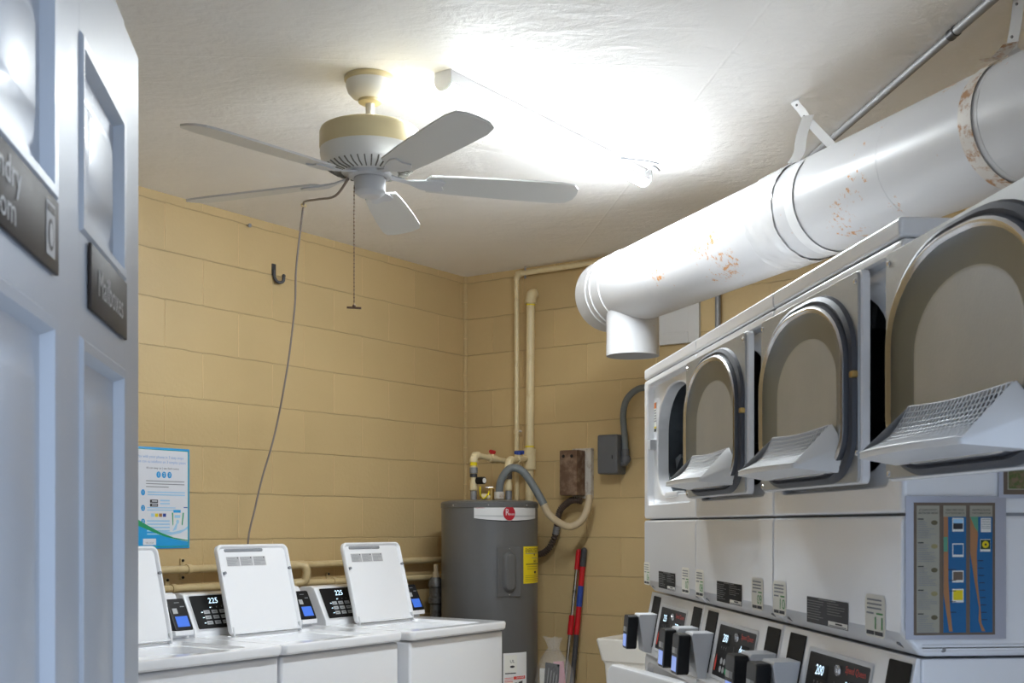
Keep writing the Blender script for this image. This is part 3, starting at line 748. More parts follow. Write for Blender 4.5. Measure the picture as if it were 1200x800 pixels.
pr.rect(c + .019, c + .037, mz1 - .050, mz1 - .026, paper, .0014); pr.lines(c + .020, c + .036, mz1 - .028, .003, 6, inkgrey, .3, .0020)
pr.rect(c + .018, c + .036, mz1 - .083, mz1 - .062, paper, .0014); pr.rect(c + .0185, c + .0355, mz1 - .079, mz1 - .063, mat('dark_green_photo', (.02, .05, .02), .5), .0018); pr.disc(c + .027, mz1 - .071, .006, .006, yellow, .0022); pr.disc(c + .027, mz1 - .071, .002, .002, ink, .0026)
for j in range(9): pr.rect(c + .013 + j * .0009, c + .023 + j * .0009, mz0 + .125 - j * .0125, mz0 + .1262 - j * .0125, ink, .0020)
for j in range(5): pr.rect(cols[1] + .008 + j * .001, cols[1] + .022, mz0 + .110 - j * .018, mz0 + .1112 - j * .018, ink, .0020)
sh.build('printed_face', t)
t, sh, pr, w, h = side_sheet('photo_notice', 'laminated brown-bordered photo notice under the nearest open dryer door', .168, .420, 1.436, 1.512)
pr.rect(.008, w - .008, .006, h - .006, brownframe, .0002); pr.rect(.015, w - .015, .014, h - .012, mapcream, .0005)
ph = mat('field_photo', (.09, .13, .03), .5, var=(90, (.22, .15, .09), .45, .6))
for j in range(4): pr.rect(.017 + j * .052, .062 + j * .052, .016, h - .022, ph if j % 2 == 0 else ink, .0009)
sh.build('printed_face', t)

# ------------------------------------------------------------------ how-to-pay poster on wall_left
t = thing('instruction_poster', 'blue-bordered how-to-pay poster on the tan wall beside the open door', 'poster', ab(2.24, .0025, 1.292), RA)
P = MB().box(0, .0015, 0, .300, 0, .420, blueposter, .0004)
pr = Print(P, plane_map((.0016, 0, 0), (0, 1, 0), (0, 0, 1)))
pr.rect(.007, .293, .007, .411, postergreen, .0002); pr.rect(.007, .290, .010, .409, posterwhite, .0005)
pr.text('Pay with your phone in 3 easy steps', .150, .380, .016, posterink, .001, fit=.235)
pr.text('Pague con su telefono en 3 simples pasos', .146, .360, .016, posterink, .001, fit=.265)
pr.text("It's as easy as | tan facil como", .160, .334, .012, ink, .001, fit=.165)
for j, x in enumerate((.138, .166, .194)):
    pr.disc(x, .307, .011, .0135, blueposter, .001); pr.text('123'[j], x, .307, .020, posterwhite, .0016)
pr.lines(.075, .272, .282, .012, 2, inkgrey, .28, .001); pr.lines(.075, .19, .258, .012, 1, inkgrey, .28, .001)
for j, z in enumerate((.232, .168, .112)):
    pr.disc(.060, z, .010, .0125, blueposter, .001); pr.text('123'[j], .060, z, .018, posterwhite, .0016)
pr.lines(.082, .275, .237, .011, 2, posterlight, .45, .001)
for z in (.196, .180): pr.rect(.095, .135, z - .006, z + .007, ink, .001); pr.rect(.104, .131, z - .001, z + .003, posterwhite, .0014)
pr.lines(.146, .195, .203, .013, 2, posterlight, .45, .001)
pr.lines(.080, .225, .172, .010, 2, posterlight, .4, .001)
for j, mm in enumerate((posterlight, yellow, maporange, bluelabel)): pr.rect(.100 + j * .020, .116 + j * .020, .132, .146, mm, .001)
pr.lines(.080, .195, .118, .0135, 5, posterlight, .45, .001)
pr.rect(.215, .255, .100, .150, plastic_white, .001); pr.rect(.220, .250, .128, .140, posterlight, .0014); pr.rect(.214, .252, .150, .162, blueposter, .0014); pr.disc(.236, .112, .008, .009, posterlight, .0014)
pr.poly([(.210, .095), (.206, .150), (.213, .150), (.214, .100)], postergreen, .001); pr.poly([(.262, .095), (.270, .150), (.263, .150), (.257, .100)], postergreen, .001)
pr.rect(.268, .288, .170, .174, bluelabel, .0012)
pr.poly([(.007, .010), (.290, .010), (.290, .028), (.215, .040), (.150, .056), (.090, .076), (.007, .105)], blueposter, .0009)
pr.poly([(.007, .105), (.050, .090), (.110, .069), (.170, .050), (.230, .038), (.290, .030), (.290, .034), (.215, .046), (.150, .066), (.080, .098), (.007, .135)], postergreen, .0012)
pr.poly([(.080, .080), (.14, .076), (.21, .068), (.27, .080), (.290, .094), (.290, .082), (.25, .064), (.2, .056), (.15, .062)], posterlight, .0010)
pr.poly([(.21, .072), (.228, .105), (.236, .108), (.230, .080)], posterlight, .0011)
pr.rect(.060, .125, .016, .042, posterwhite, .0014); pr.text('YEL-2154', .092, .024, .009, inkgrey, .002, fit=.04)
P.build('printed_face', t)

# ------------------------------------------------------------------ ceiling fan
FX, FY = -.440, 3.700
fan = thing('ceiling_fan', 'cream and white ceiling fan with five white blades', 'ceiling fan', (FX, FY, H))
z = lambda v: v - H
MB().lathe([(0, 0), (.076, 0), (.079, -.004), (.079, -.012), (.074, -.017)], fancream).lathe([(.074, -.015), (.074, -.030), (.068, -.048), (.055, -.062), (.036, -.070)], fanwhite).lathe([(.036, -.068), (.036, -.078), (.030, -.082), (.0, -.082)], fancream).build('canopy', fan)
MB().cyl((0, 0, -.080), (0, 0, -.125), .0135, fanwhite, 20).build('downrod', fan)
mh = MB().lathe([(.014, -.118), (.020, -.124), (.028, -.145), (.032, -.152)], fancream).lathe([(.026, -.152), (.060, -.153), (.140, -.160), (.151, -.166), (.155, -.176), (.155, -.222), (.153, -.228)], fancream)
mh.lathe([(.153, -.228), (.154, -.236), (.150, -.258), (.136, -.278), (.115, -.290), (.085, -.296), (.05, -.298), (0, -.298)], fanwhite)
mo = mh.build('motor_housing', fan)
vg = MB()
for i in range(40):
    a = 2 * PI * i / 40; ca, sa = math.cos(a), math.sin(a)
    p = [(.088, -.2967), (.118, -.2905), (.137, -.279)]
    vg.tube([(r * ca, r * sa, zz) for r, zz in p], .0022, mat('vent_shadow_grey', (.20, .19, .16), .7), 6)
vg.build('vent_slots', mo)
MB().lathe([(.0, -.292), (.064, -.292), (.068, -.298), (.066, -.308), (.050, -.312)], enamel_grey).build('flywheel', fan)
sh_ = MB().lathe([(.046, -.310), (.049, -.316), (.049, -.352), (.047, -.358), (.034, -.368), (.030, -.369), (0, -.369)], enamel_grey)
sh_.build('switch_housing', fan)
for i in range(5):
    a = R(14 + 72 * i); M3 = Matrix.Rotation(a, 4, 'Z') @ Matrix.Translation((0, 0, -.316)) @ Matrix.Rotation(R(-11), 4, 'X')
    b_ = MB(M3)
    outl = [(.185, -.052), (.30, -.060), (.45, -.066), (.60, -.068), (.645, -.060), (.664, -.035), (.668, 0), (.664, .035), (.645, .060), (.60, .068), (.45, .066), (.30, .060), (.185, .052), (.172, .03), (.170, 0), (.172, -.03)]
    b_.prism(outl, lambda u, v, dd: (u, v, dd), -.003, .003, fanblade)
    bl = b_.build('blade', fan)
    ir = MB(M3).prism([(.052, -.012), (.12, -.010), (.165, -.030), (.215, -.036), (.235, -.024), (.225, 0), (.235, .024), (.215, .036), (.165, .030), (.12, .010), (.052, .012)], lambda u, v, dd: (u, v, dd + (.022 * (1 - min(1, max(0, (u - .05) / .1))))), -.008, -.003, enamel_grey)
    ir.build('blade_bracket', bl)
ch = MB()
px, py = -.045, -.030
pts = [(px, py, -.345 - j * .006) for j in range(62)]
ch.cyl((px, py, -.342), (px, py, -.714), .0012, chainm, 8)
for j in range(0, 62, 2): ch.ball((px, py, -.350 - j * .0058), .0024, chainm)
pc = ch.build('pull_chain', fan)
MB().cyl((px - .022, py + .004, -.716), (px + .022, py - .004, -.720), .0035, chainm, 10).ball((px, py, -.713), .006, chainm).build('pull_handle', pc)

# cord from the fan along the ceiling, over a staple and down behind the washers
def vp(x, y, Z): return Vector(((x - 600) / 1400 * Z, Z, 1.39 + (615 - y) / 1400 * Z))
cp = [(-.505, 3.68, 2.455), (-.60, 4.05, 2.505), (-.74, 4.55, 2.63), (-.862, 4.97, 2.735), (-.90, 5.155, 2.768), (-.912, 5.165, 2.69), (-.938, 5.19, 2.50), (-.950, 5.23, 2.36), (-.978, 5.26, 2.16), (-1.005, 5.27, 2.0), (-1.040, 5.313, 1.864), (-1.062, 5.28, 1.74), (-1.100, 5.26, 1.597), (-1.128, 5.24, 1.46), (-1.150, 5.21, 1.327), (-1.155, 5.21, 1.14)]
tag(MB().tube(smooth_path(cp, 6), .0042, cordm, 8).build('power_cord'), 'thin grey cord looping from the fan down the tan wall behind a washer', 'cord')
tag(MB().box(-.91, -.888, 5.145, 5.168, H - .012, H - .0005, pvc, .003).build('cord_staple'), 'small yellowed cord clip on the ceiling between fan and wall', 'clip')

# ------------------------------------------------------------------ tube light on the ceiling
L0 = Vector((-.212, 3.640, 0)); L1 = Vector((.522, 4.685, 0)); LD = (L1 - L0); LL_ = LD.length
lt = thing('tube_light', 'long white LED tube light glowing on the ceiling', 'ceiling light', (L0.x, L0.y, H), math.atan2(LD.y, LD.x))
prof = lambda r, s, hb: [(-r, -.002)] + [(-r, -hb)] + [(r * math.cos(a) * -1, -hb - r * math.sin(a)) for a in [R(180 * i / 12) for i in range(1, 12)]] + [(r, -hb), (r, -.002)]
MB().prism([(-.028, -.001), (-.030, -.042), (.030, -.042), (.028, -.001)], lambda u, v, dd: (dd, u, v), .012, LL_ - .012, lampwhite, .002).build('lamp_body', lt)
tubem = mat('glowing_diffuser', (.9, .9, .9), .4, emit=(.88, .95, 1.0), estr=94.)
MB().prism([(-.029, -.0425)] + [(.0390 * math.sin(R(52 * (i - 7) / 7)), -.0435 + .0240 - .0390 * math.cos(R(52 * (i - 7) / 7))) for i in range(15)] + [(.029, -.0425)], lambda u, v, dd: (dd, u, v), .012, LL_ - .012, tubem, smooth=True).build('diffuser', lt)
for (d0, d1) in ((0, .012), (LL_ - .012, LL_)):
    MB().prism([(-.032, -.001)] + [(-.034 * math.cos(R(180 * i / 14)), -.026 - .036 * math.sin(R(180 * i / 14))) for i in range(15)] + [(.032, -.001)], lambda u, v, dd: (dd, u, v), d0, d1, lampwhite, .002).build('end_cap', lt)
lw = (MB((Matrix.Translation((L0.x, L0.y, H)) @ Matrix.Rotation(math.atan2(LD.y, LD.x), 4, 'Z')).inverted()).tube(smooth_path([(.52, 4.62, H - .02), (.545, 4.60, H - .004), (.575, 4.66, H - .004)], 5), .003, inkgrey, 6).tube(smooth_path([(.40, 4.47, H - .012), (.50, 4.53, H - .004), (.56, 4.57, H - .003)], 5), .0025, inkgrey, 6))
lw = lw.build('lamp_wire', lt)

# ------------------------------------------------------------------ exhaust duct
AX = math.atan2(-.9373, .3486)
ax = Vector((.3486, -.9373, 0)); O = Vector((.411, 5.140, 2.372))
duct = thing('exhaust_duct', 'large round white duct with rust spots hung above the stacked units', 'duct', O, AX)
DR = .153; LEN = 3.60
MX = Matrix(((0, 0, 1), (0, 1, 0), (-1, 0, 0)))
def ring(prof, m): return MB().lathe([(r, s) for r, s in prof], m, M=MX, n=72)
sec = [.235, .62, 1.21, 1.62, 2.02, 2.40, LEN]
ring([(0, .0), (DR - .004, .0), (DR, .003), (DR, .24)], duct_white).build('end_cap', duct)
for a_, b_ in zip(sec[:-1], sec[1:]):
    e = .0012
    ring([(DR - .004, a_), (DR, a_ + .001), (DR, b_ - .003), (DR - .002, b_)], duct_white).build('pipe_section', duct)
for s_ in (.105, .150, .235):
    ring([(DR, s_ - .006), (DR + .0035, s_ - .003), (DR + .0035, s_ + .003), (DR, s_ + .006)], duct_white).build('seam_bead', duct)
tape = MB()
rn = random.Random(5); n = 72; loops = []
for j in range(14):
    s_ = 1.36 + .012 * j; loops.append([Vector((s_ + rn.uniform(-.003, .003), (DR + .0015 + rn.uniform(0, .0045)) * math.cos(2 * PI * i / n), (DR + .0015 + rn.uniform(0, .0045)) * math.sin(2 * PI * i / n))) for i in range(n)])
tape.loft(loops, mat('wrinkled_foil_tape_white', (.72, .72, .73), .22, .15))
tape.build('foil_tape', duct)
st = MB().lathe([(.108, -.10), (.108, -.235), (.109, -.238), (.109, -.288), (.106, -.288), (.105, -.10)], duct_white, n=48, c=(.245, 0, 0)).add([(.245 + .105 * math.cos(2 * PI * i / 32), .105 * math.sin(2 * PI * i / 32), -.15) for i in range(32)], [tuple(range(32))], mat('dark_duct_inside', (.03, .03, .03), .9))
st.build('branch_collar', duct)

def ribbon(mb, pts, w, wdir, m, th=.0012):
    pts = smooth_path(pts, 6); wd = Vector(wdir).normalized()
    lo = [[p - wd * w / 2 for p in pts], [p + wd * w / 2 for p in pts]]
    n_ = []
    for i in range(len(pts)):
        dd = (pts[min(i + 1, len(pts) - 1)] - pts[max(i - 1, 0)]).normalized(); n_.append(dd.cross(wd).normalized() * th)
    a = lo[0]; b = lo[1]
    mb.loft([a, b, [p + q for p, q in zip(b, n_)], [p + q for p, q in zip(a, n_)], a], m, closed=False)
strapm = mat('white_painted_strap', (.74, .74, .74), .4)
straprust = mat('rusty_white_strap', (.66, .62, .57), .5, var=(26, (.40, .20, .08), .50, .62))
nrm = Vector((.9373, .3486, 0))
def strap(name, label, s0, anchor, knot, m2):
    t = thing(name, label, 'strap', anchor)
    o = Vector(anchor); c = O + ax * s0
    RS = DR + .0034
    circ = lambda deg, r=RS: c + nrm * (r * math.cos(R(deg))) + Vector((0, 0, r * math.sin(R(deg)))) - o
    k = Vector(knot) - o
    rel = Vector(knot) - c; pa, pu = rel.dot(nrm), rel.z; dist = math.hypot(pa, pu); base = math.degrees(math.atan2(pu, pa)); half = math.degrees(math.acos(RS / dist))
    aL, aR = base + half, base - half
    m = MB(); ribbon(m, [Vector((0, -.03, -.0015)), Vector((0, 0, -.004)), k * .55 + Vector((0, -.006, 0)), k], .034, (ax + Vector((.25, 0, 0))), strapm)
    m.build('hanger', t)
    m = MB(); ribbon(m, [k + Vector((0, 0, .02)), k.lerp(circ(aL), .35) + nrm * -.010, k.lerp(circ(aL), .7) + nrm * -.004, circ(aL, RS + .016)], .036, Vector((.9, -.45, 0)), m2); ribbon(m, [circ(aL + q) for q in range(-6, 176, 6)], .044, ax, m2, .0007)
    m.build('loop', t)
    m = MB(); ribbon(m, [k + Vector((0, 0, .004)), k.lerp(circ(aR), .4), k.lerp(circ(aR), .75), circ(aR, RS + .014)], .036, Vector((.75, -.65, 0)), strapm); ribbon(m, [circ(aR - q) for q in range(-6, 60, 10)], .036, ax, strapm)
    m.build('loop', t)
    for q in (.25, .8): MB().ball(k * q + Vector((-.008, -.012, 0)), .004, conduit_m).build('rivet', t)
strap('duct_strap', 'white metal strap hanging the duct from the ceiling, in clear view past the tube light', 1.61, (.925, 3.905, H - .001), (.942, 3.80, 2.672), strapm)
strap('duct_strap', 'rust-stained white strap hanging the nearest stretch of the duct', 2.36, (1.318, 3.10, H - .001), (1.262, 3.02, 2.588), straprust)

# ------------------------------------------------------------------ conduit on the ceiling, parallel to the stacked units
t = thing('ceiling_conduit', 'grey metal conduit running along the ceiling above the white duct', 'conduit', dl(.700, 0, H - .0165), TH)
MB().cyl((0, -1.1, 0), (0, 1.24, 0), .0135, conduit_m, 16).build('pipe', t)
MB().cyl((0, 1.24, 0), (0, 3.60, 0), .0125, conduit_m, 16).build('pipe', t)
MB().lathe([(.0135, -.02), (.0158, -.018), (.0158, -.008), (.0145, -.006), (.0145, .006), (.016, .008), (.016, .018), (.0135, .02)], conduit_dark, n=20, M=Matrix(((1, 0, 0), (0, 0, 1), (0, -1, 0))), c=(0, 1.24, 0)).build('coupling', t)
for yy in (.3, 3.4): MB().box(-.03, .03, yy - .008, yy + .008, .010, .016, conduit_m, .002).build('clamp', t)

# ------------------------------------------------------------------ water heater
hc = ab(.37, .44); heat = thing('water_heater', 'tall grey cylindrical electric water heater in the corner', 'water heater', hc)
HR = .247
MB().lathe([(0, .04), (HR - .012, .04), (HR, .05), (HR, 1.470), (HR - .002, 1.478)], tankgrey, n=72).build('tank', heat)
MB().lathe([(HR - .002, 1.474), (HR + .003, 1.478), (HR + .003, 1.500), (HR - .004, 1.508), (HR - .05, 1.516), (0, 1.520)], tankgrey, n=72).build('tank_lid', heat)
MB().lathe([(0, 0), (.235, 0), (.235, .05), (0, .05)], black, n=48).build('base', heat)
ang = lambda px_: R(-88.6) + math.asin(max(-1, min(1, (px_ - 575.0) / 57.0)))
for px_ in (533.5, 573.5, 617): MB().ball((HR * math.cos(ang(px_)) * 1.012, HR * math.sin(ang(px_)) * 1.012, 1.489), .004, steel).build('screw', heat)
lb = MB(); a0, a1 = ang(557), ang(628); am = ang(597); pr = Print(lb, cyl_map(HR, am, 1.45), 20)
uL, uR = (a0 - am) * HR, (a1 - am) * HR
pr.rect(uL, uR, -.026, .034, silver, .0008)
def arc(u): return -.026 - .012 * (1 - (u / uL if u < 0 else u / uR) ** 2)
K = 24
us = [uL + (uR - uL) * i / K for i in range(K + 1)]
f = pr.fn
lb.add([p for u in us for p in (f(u, -.025, .0008), f(u, arc(u), .0008))], [(2 * i, 2 * i + 1, 2 * i + 3, 2 * i + 2) for i in range(K)], silver, True)
lb.add([p for u in us for p in (f(u, arc(u), .0010), f(u, arc(u) - .005 * max(.2, 1 - (u / uL if u < 0 else u / uR) ** 2), .0010))], [(2 * i, 2 * i + 1, 2 * i + 3, 2 * i + 2) for i in range(K)], black, True)
lb.add([p for u in us for p in (f(u, -.012, .0012), f(u, -.014 - .007 * (1 - (u / uL if u < 0 else u / uR) ** 2), .0012))], [(2 * i, 2 * i + 1, 2 * i + 3, 2 * i + 2) for i in range(K)], keygrey, True)
pr.text('CLASSIC', uL + .030, .026, .013, logo_red, .0016); pr.text('PROFESSIONAL', uR - .060, .026, .012, inkgrey, .0016)
lb.build('brand_label', heat)
lg = MB(); pr = Print(lg, cyl_map(HR + .0015, am, 1.448), 1)
pr.disc(0, 0, .0345, .0375, silver, .0005, 40); pr.disc(0, 0, .0325, .0355, logo_red, .0012, 40)
pr.text('R', -.011, .004, .046, silver, .002, sx=.8); pr.text('heem', .014, -.004, .019, silver, .002, fit=.030)
lg.build('brand_label', heat)
b0, b1 = ang(583), ang(609); bm_ = (b0 + b1) / 2; f = cyl_map(HR, bm_, 0); hw = (b1 - b0) * HR / 2
ap = MB()
ap.loft([[f(u, v, h_) for u, v in rr(-hw + i, hw - i, 1.036 + i, 1.283 - i, .006, .006, 4)] for h_, i in ((.0, 0), (.009, .0), (.011, .003))], tankgrey, cap1=True, smooth=False)
ap.loft([[f(u, v, h_) for u, v in rr(-.034 + i, .034 - i, 1.062 + i, 1.257 - i, .032, .032, 8)] for h_, i in ((.010, 0), (.022, .008), (.025, .013), (.025, .02))], tankgrey, cap1=True)
apo = ap.build('access_panel', heat)
for v in (1.046, 1.273): MB().ball(f(0, v, .006), .004, steel).build('screw', apo)
e0, e1 = ang(613.5), ang(631.6); em = (e0 + e1) / 2; pr = Print(MB(), cyl_map(HR, em, 0), 10); hw = (e1 - e0) * HR / 2
pr.rect(-hw, hw, 1.098, 1.283, yellow, .0008)
pr.text('ENERGYGUIDE', 0, 1.262, .030, ink, .0016, fit=hw * 1.7); pr.rect(-hw * .85, hw * .8, 1.246, 1.249, inkgrey, .0012); pr.disc(hw * .1, 1.241, .006, .005, ink, .0014)
pr.rect(-.02, .045, 1.223, 1.226, inkgrey, .0014); pr.text('$450', .02, 1.207, .020, ink, .0014); pr.rect(-hw * .8, hw * .85, 1.192, 1.196, ink, .0014)
pr.lines(-hw * .7, hw * .7, 1.183, .011, 2, mat('label_ochre', (.42, .33, .02), .6), .3, .0014); pr.rect(.006, .030, 1.147, 1.158, ink, .0014); pr.lines(-hw * .85, hw * .85, 1.138, .009, 4, mat('label_ochre', (0, 0, 0)), .3, .0014)
pr.mb.build('energy_label', heat)
w0, w1 = ang(590), ang(617); wm = (w0 + w1) / 2; pr = Print(MB(), cyl_map(HR, wm, 0), 10); hw = (w1 - w0) * HR / 2
pr.rect(-hw, hw, .52, .758, plastic_white, .0008)
pr.rect(-hw * .9, hw * .1, .655, .747, paper, .0012); pr.text('UL', -hw * .3, .716, .022, ink, .0018); pr.disc(-hw * .3, .690, .013, .006, ink, .0018); pr.rect(-hw * .85, 0, .655, .660, ink, .0018)
pr.rect(-hw * .2, hw * .85, .626, .641, red, .0014); pr.text('DANGER', hw * .4, .634, .013, plastic_white, .002, fit=.05)
pr.rect(-hw * .1, hw * .1, .592, .610, ink, .0014); pr.rect(hw * .2, hw * .5, .602, .609, ink, .0014); pr.poly([(hw * .25, .612), (hw * .6, .618), (hw * .55, .590), (hw * .45, .590)], ink, .0014)
pr.lines(-hw * .9, -hw * .25, .636, .009, 6, red, .3, .0014); pr.lines(-hw * .2, hw * .8, .58, .01, 5, inkgrey, .3, .0014)
pr.mb.build('warning_label', heat)
# fittings standing on the heater
def hp(x, y, Z=6.124):
    p = vp(x, y, Z) - hc; return (p.x, p.y, p.z)
cold = hp(555, 585); hot = hp(596, 585)
for (c_) in (cold, hot):
    MB().cyl((c_[0], c_[1], 1.515), (c_[0], c_[1], 1.565), .017, conduit_m, 16).build('pipe_nipple', heat)
tp = hp(573.5, 585)
MB().cyl((tp[0] - .040, tp[1], 1.535), (tp[0] + .01, tp[1], 1.535), .016, pvc, 14).cyl((tp[0] + .01, tp[1], 1.516), (tp[0] + .01, tp[1], 1.580), .017, brass, 12).box(tp[0] - .02, tp[0] + .02, tp[1] - .006, tp[1] + .006, 1.580, 1.586, steel, .002).build('relief_valve', heat)
MB().tube(smooth_path([(tp[0] - .045, tp[1] - .07, 1.585), (tp[0] - .045, tp[1] - .06, 1.545), (tp[0] - .03, tp[1] - .03, 1.525), (tp[0] - .005, tp[1] - .02, 1.55), (tp[0], tp[1], 1.572)], 6), .004, yellow, 8).build('yellow_wire', heat)

# supply pipes of the heater: thin and thick riser on wall_back, cold and hot branches
def riser(name, label, path, r, extras):
    t = thing(name, label, 'pipe', path[0])
    o = Vector(path[0])
    m = MB().tube([Vector(p) - o for p in path], r, pvc, 16)
    m.build('pipe', t)
    for (nm, mb_) in extras: mb_(o).build(nm, t)
    return t
thin_x = ab(.045, .383); thick_x = ab(.066, .466)
def elbow(c_, d0, d1, r, m=pvc, kb=1):
    """short curved fitting around corner c_, from direction d0 to d1"""
    def f(o):
        c = Vector(c_) - o; a = Vector(d0).normalized() * r * 2.4; b = Vector(d1).normalized() * r * 2.4 * kb
        pts = [c + a * (1 - q) ** 2 + b * q * q for q in [i / 8 for i in range(9)]]
        return MB().tube(pts, r * 1.32, m, 14)
    return f
def collar(p0, p1, r, m=pvc):
    return lambda o: MB().cyl(Vector(p0) - o, Vector(p1) - o, r, m, 18)
T0 = thin_x + Vector((0, 0, 2.738)); T1 = T0 + EB * .95
def path_pipe(name, label, segs, r, extras, m=pvc):
    o = Vector(segs[0][0]); t = thing(name, label, 'pipe', o)
    for p0, p1 in segs: MB().cyl(Vector(p0) - o, Vector(p1) - o, r, m, 16).build('pipe', t)
    for nm, fn in extras: fn(o).build(nm, t)
    return t
up = Vector((0, 0, 1))
path_pipe('water_riser', 'thin cream pipe running up the back wall and along below the ceiling', [(thin_x, T0), (T0, T1)], .0135,
          [('elbow', elbow(T0, -up, EB, .0135)), ('collar', collar(thin_x + up * 1.880, thin_x + up * 1.905, .017)), ('clamp', collar(thin_x + up * 1.895 + EB * .0, thin_x + up * 1.893 + EB * .03, .006, dirtywhite)),
           ('clamp', collar(T0 + EB * .055 + up * .035, T0 + EB * .055 - up * .03, .0045, inkgrey)), ('tee', collar(thin_x + up * 1.70, thin_x + up * 1.745, .020))])
K0 = thick_x + Vector((0, 0, 2.59)); tilt = EB * .022
path_pipe('drain_riser', 'thicker cream pipe with a rounded top elbow on the back wall', [(thick_x, K0 + tilt)], .0225,
          [('top_elbow', elbow(K0 + tilt + up * .03, -up, -EA, .0225, pvc, .55)), ('sleeve', collar(thick_x + up * 1.685 + tilt * .65, thick_x + up * 1.795 + tilt * .69, .034)), ('collar', collar(thick_x + up * 1.802 + tilt * .69, thick_x + up * 1.81 + tilt * .69, .0245, yellow)), ('collar', collar(K0 + tilt * .98 - up * .035, K0 + tilt - up * .028, .0245, yellow))])
hcw = lambda v: Vector((hc.x + v[0], hc.y + v[1], 0))
cw_, hw_ = hcw(cold), hcw(hot)
zc, zh = 1.750, 1.722
end_c = thin_x + up * 1.722 + EA * .03
mid = cw_ + up * zc
vdir = (end_c - mid)
def valve(p, hm, size, dirv):
    def f(o):
        c = Vector(p) - o; dv = Vector(dirv).normalized()
        m = MB().cyl(c - dv * .028, c + dv * .028, .021, pvc, 16).cyl(c, c + up * .028, .010, pvc, 12)
        return m
    return f
def handle(p, hm, w, dirv):
    def f(o):
        c = Vector(p) - o + up * .036; dv = Vector(dirv).normalized()
        return MB().cyl(c - dv * w, c + dv * w, .010, hm, 12).cyl(c - up * .012, c + up * .004, .014, hm, 14)
    return f
v0 = mid + vdir * .46
path_pipe('cold_supply_pipe', 'cream supply pipe with red-handled valve above the water heater', [(cw_ + up * 1.566, mid), (mid, end_c)], .015,
          [('elbow', elbow(mid, -up, vdir, .016)), ('valve', valve(v0, redplastic, .02, vdir)), ('valve_handle', handle(v0, redplastic, .017, vdir)), ('collar', collar(cw_ + up * 1.694, cw_ + up * 1.715, .018, yellow)),
           ('union', collar(cw_ + up * 1.655, cw_ + up * 1.685, .021, conduit_m)), ('union', collar(cw_ + up * 1.635, cw_ + up * 1.652, .019, conduit_dark)), ('adapter', collar(cw_ + up * 1.57, cw_ + up * 1.62, .020)),
           ('gauge', lambda o: MB().cyl(cw_ + up * 1.617 - o + Vector((.02, -.01, 0)), cw_ + up * 1.617 - o + Vector((.055, -.035, 0)), .019, black, 18).cyl(cw_ + up * 1.617 - o + Vector((.055, -.035, 0)), cw_ + up * 1.617 - o + Vector((.0565, -.0365, 0)), .013, paper, 18))])
hm_ = hw_ + up * zh; end_h = thick_x + up * 1.74 + EA * .036 + tilt * .6; hd = end_h - hm_
v1 = hm_ + hd * .62
path_pipe('hot_supply_pipe', 'short cream pipe with blue-handled valve above the water heater', [(hw_ + up * 1.566, hm_), (hm_, end_h)], .015,
          [('elbow', elbow(hm_, -up, hd, .016)), ('valve', valve(v1, bluelabel, .02, hd)), ('valve_handle', handle(v1, bluelabel, .026, EB)), ('union', collar(hw_ + up * 1.625, hw_ + up * 1.665, .019, conduit_m)), ('collar', collar(hw_ + up * 1.678, hw_ + up * 1.69, .018, yellow)), ('adapter', collar(hw_ + up * 1.57, hw_ + up * 1.605, .019, pvc))])
# electric whip
wz = lambda pts, Z0, Z1: [vp(x, y, Z0 + (Z1 - Z0) * i / (len(pts) - 1)) for i, (x, y) in enumerate(pts)]
p1 = wz([(585, 583), (585.5, 570), (589, 559), (596, 550), (603, 548), (611, 551), (619, 560), (628.5, 575), (637.5, 591)], 6.08, 6.03)
p2 = wz([(637, 590), (643, 602), (655, 612), (668, 617), (680, 611), (687, 600), (690, 588), (690.5, 581)], 6.03, 6.105)
o = p1[0]; t = thing('electrical_whip', 'flexible conduit, grey then beige, arching from the heater to the rusty box', 'conduit', o)
MB().tube(smooth_path([q - o for q in p1], 6), .020, flexgrey, 14).build('grey_hose', t)
MB().tube(smooth_path([q - o for q in p2], 6), .0185, flexbeige, 14).build('beige_hose', t)
MB().cyl((0, 0, -.006), (0, 0, .03), .026, dirtywhite, 18).build('collar', t)
p3 = wz([(682, 587), (671, 586), (664, 590), (657, 597), (653.5, 608), (652, 622), (646, 638), (638, 647), (629, 650)], 6.16, 6.34)
o = p3[0]; sp_ = smooth_path([q - o for q in p3], 10)
t = thing('armored_cable', 'dark corrugated metal cable hanging from the rusty box', 'cable', o)
MB().tube(sp_, .014, rustdark, 12, rf=lambda i: .0185 if i % 2 else .0115).build('corrugated_sheath', t)
MB().cyl(sp_[46], sp_[52], .018, conduit_m, 14).build('coupling', t)

# rusty box, grey box, white wall panel: on wall_back (local x = along the wall, -y = off the wall)
t = thing('junction_box', 'rusty brown junction box on a dirty white plate on the back wall', 'junction box', ab(0, .755, 1.54), RA)
MB().box(-.03, .085, -.030, -.0005, -.012, .248, dirtywhite, .003).build('back_plate', t)
b = MB().box(-.055, .052, -.115, -.030, .003, .236, rust, .006); bo = b.build('cover', t)
for x in (-.03, .02): MB().ball((x, -.115, .205), .009, black, sy=.3).build('knockout', bo)
t = thing('disconnect_box', 'dark grey electrical box with conduit on the back wall', 'electrical box', ab(0, .985, 1.648), RA)
MB().box(-.070, .048, -.095, -.0005, 0, .200, boxgrey, .010, 3).build('enclosure', t)
MB().box(.018, .022, -.0975, -.094, .075, .095, black).build('switch_slot', t)
MB().tube(smooth_path([(.066, -.045, .085), (.066, -.045, .14), (.060, -.045, .22), (.056, -.048, .30), (.075, -.05, .37), (.125, -.05, .415), (.19, -.05, .43), (.38, -.045, .435), (.550, -.032, .435)], 8), .0165, flexgrey, 14).build('conduit', t)
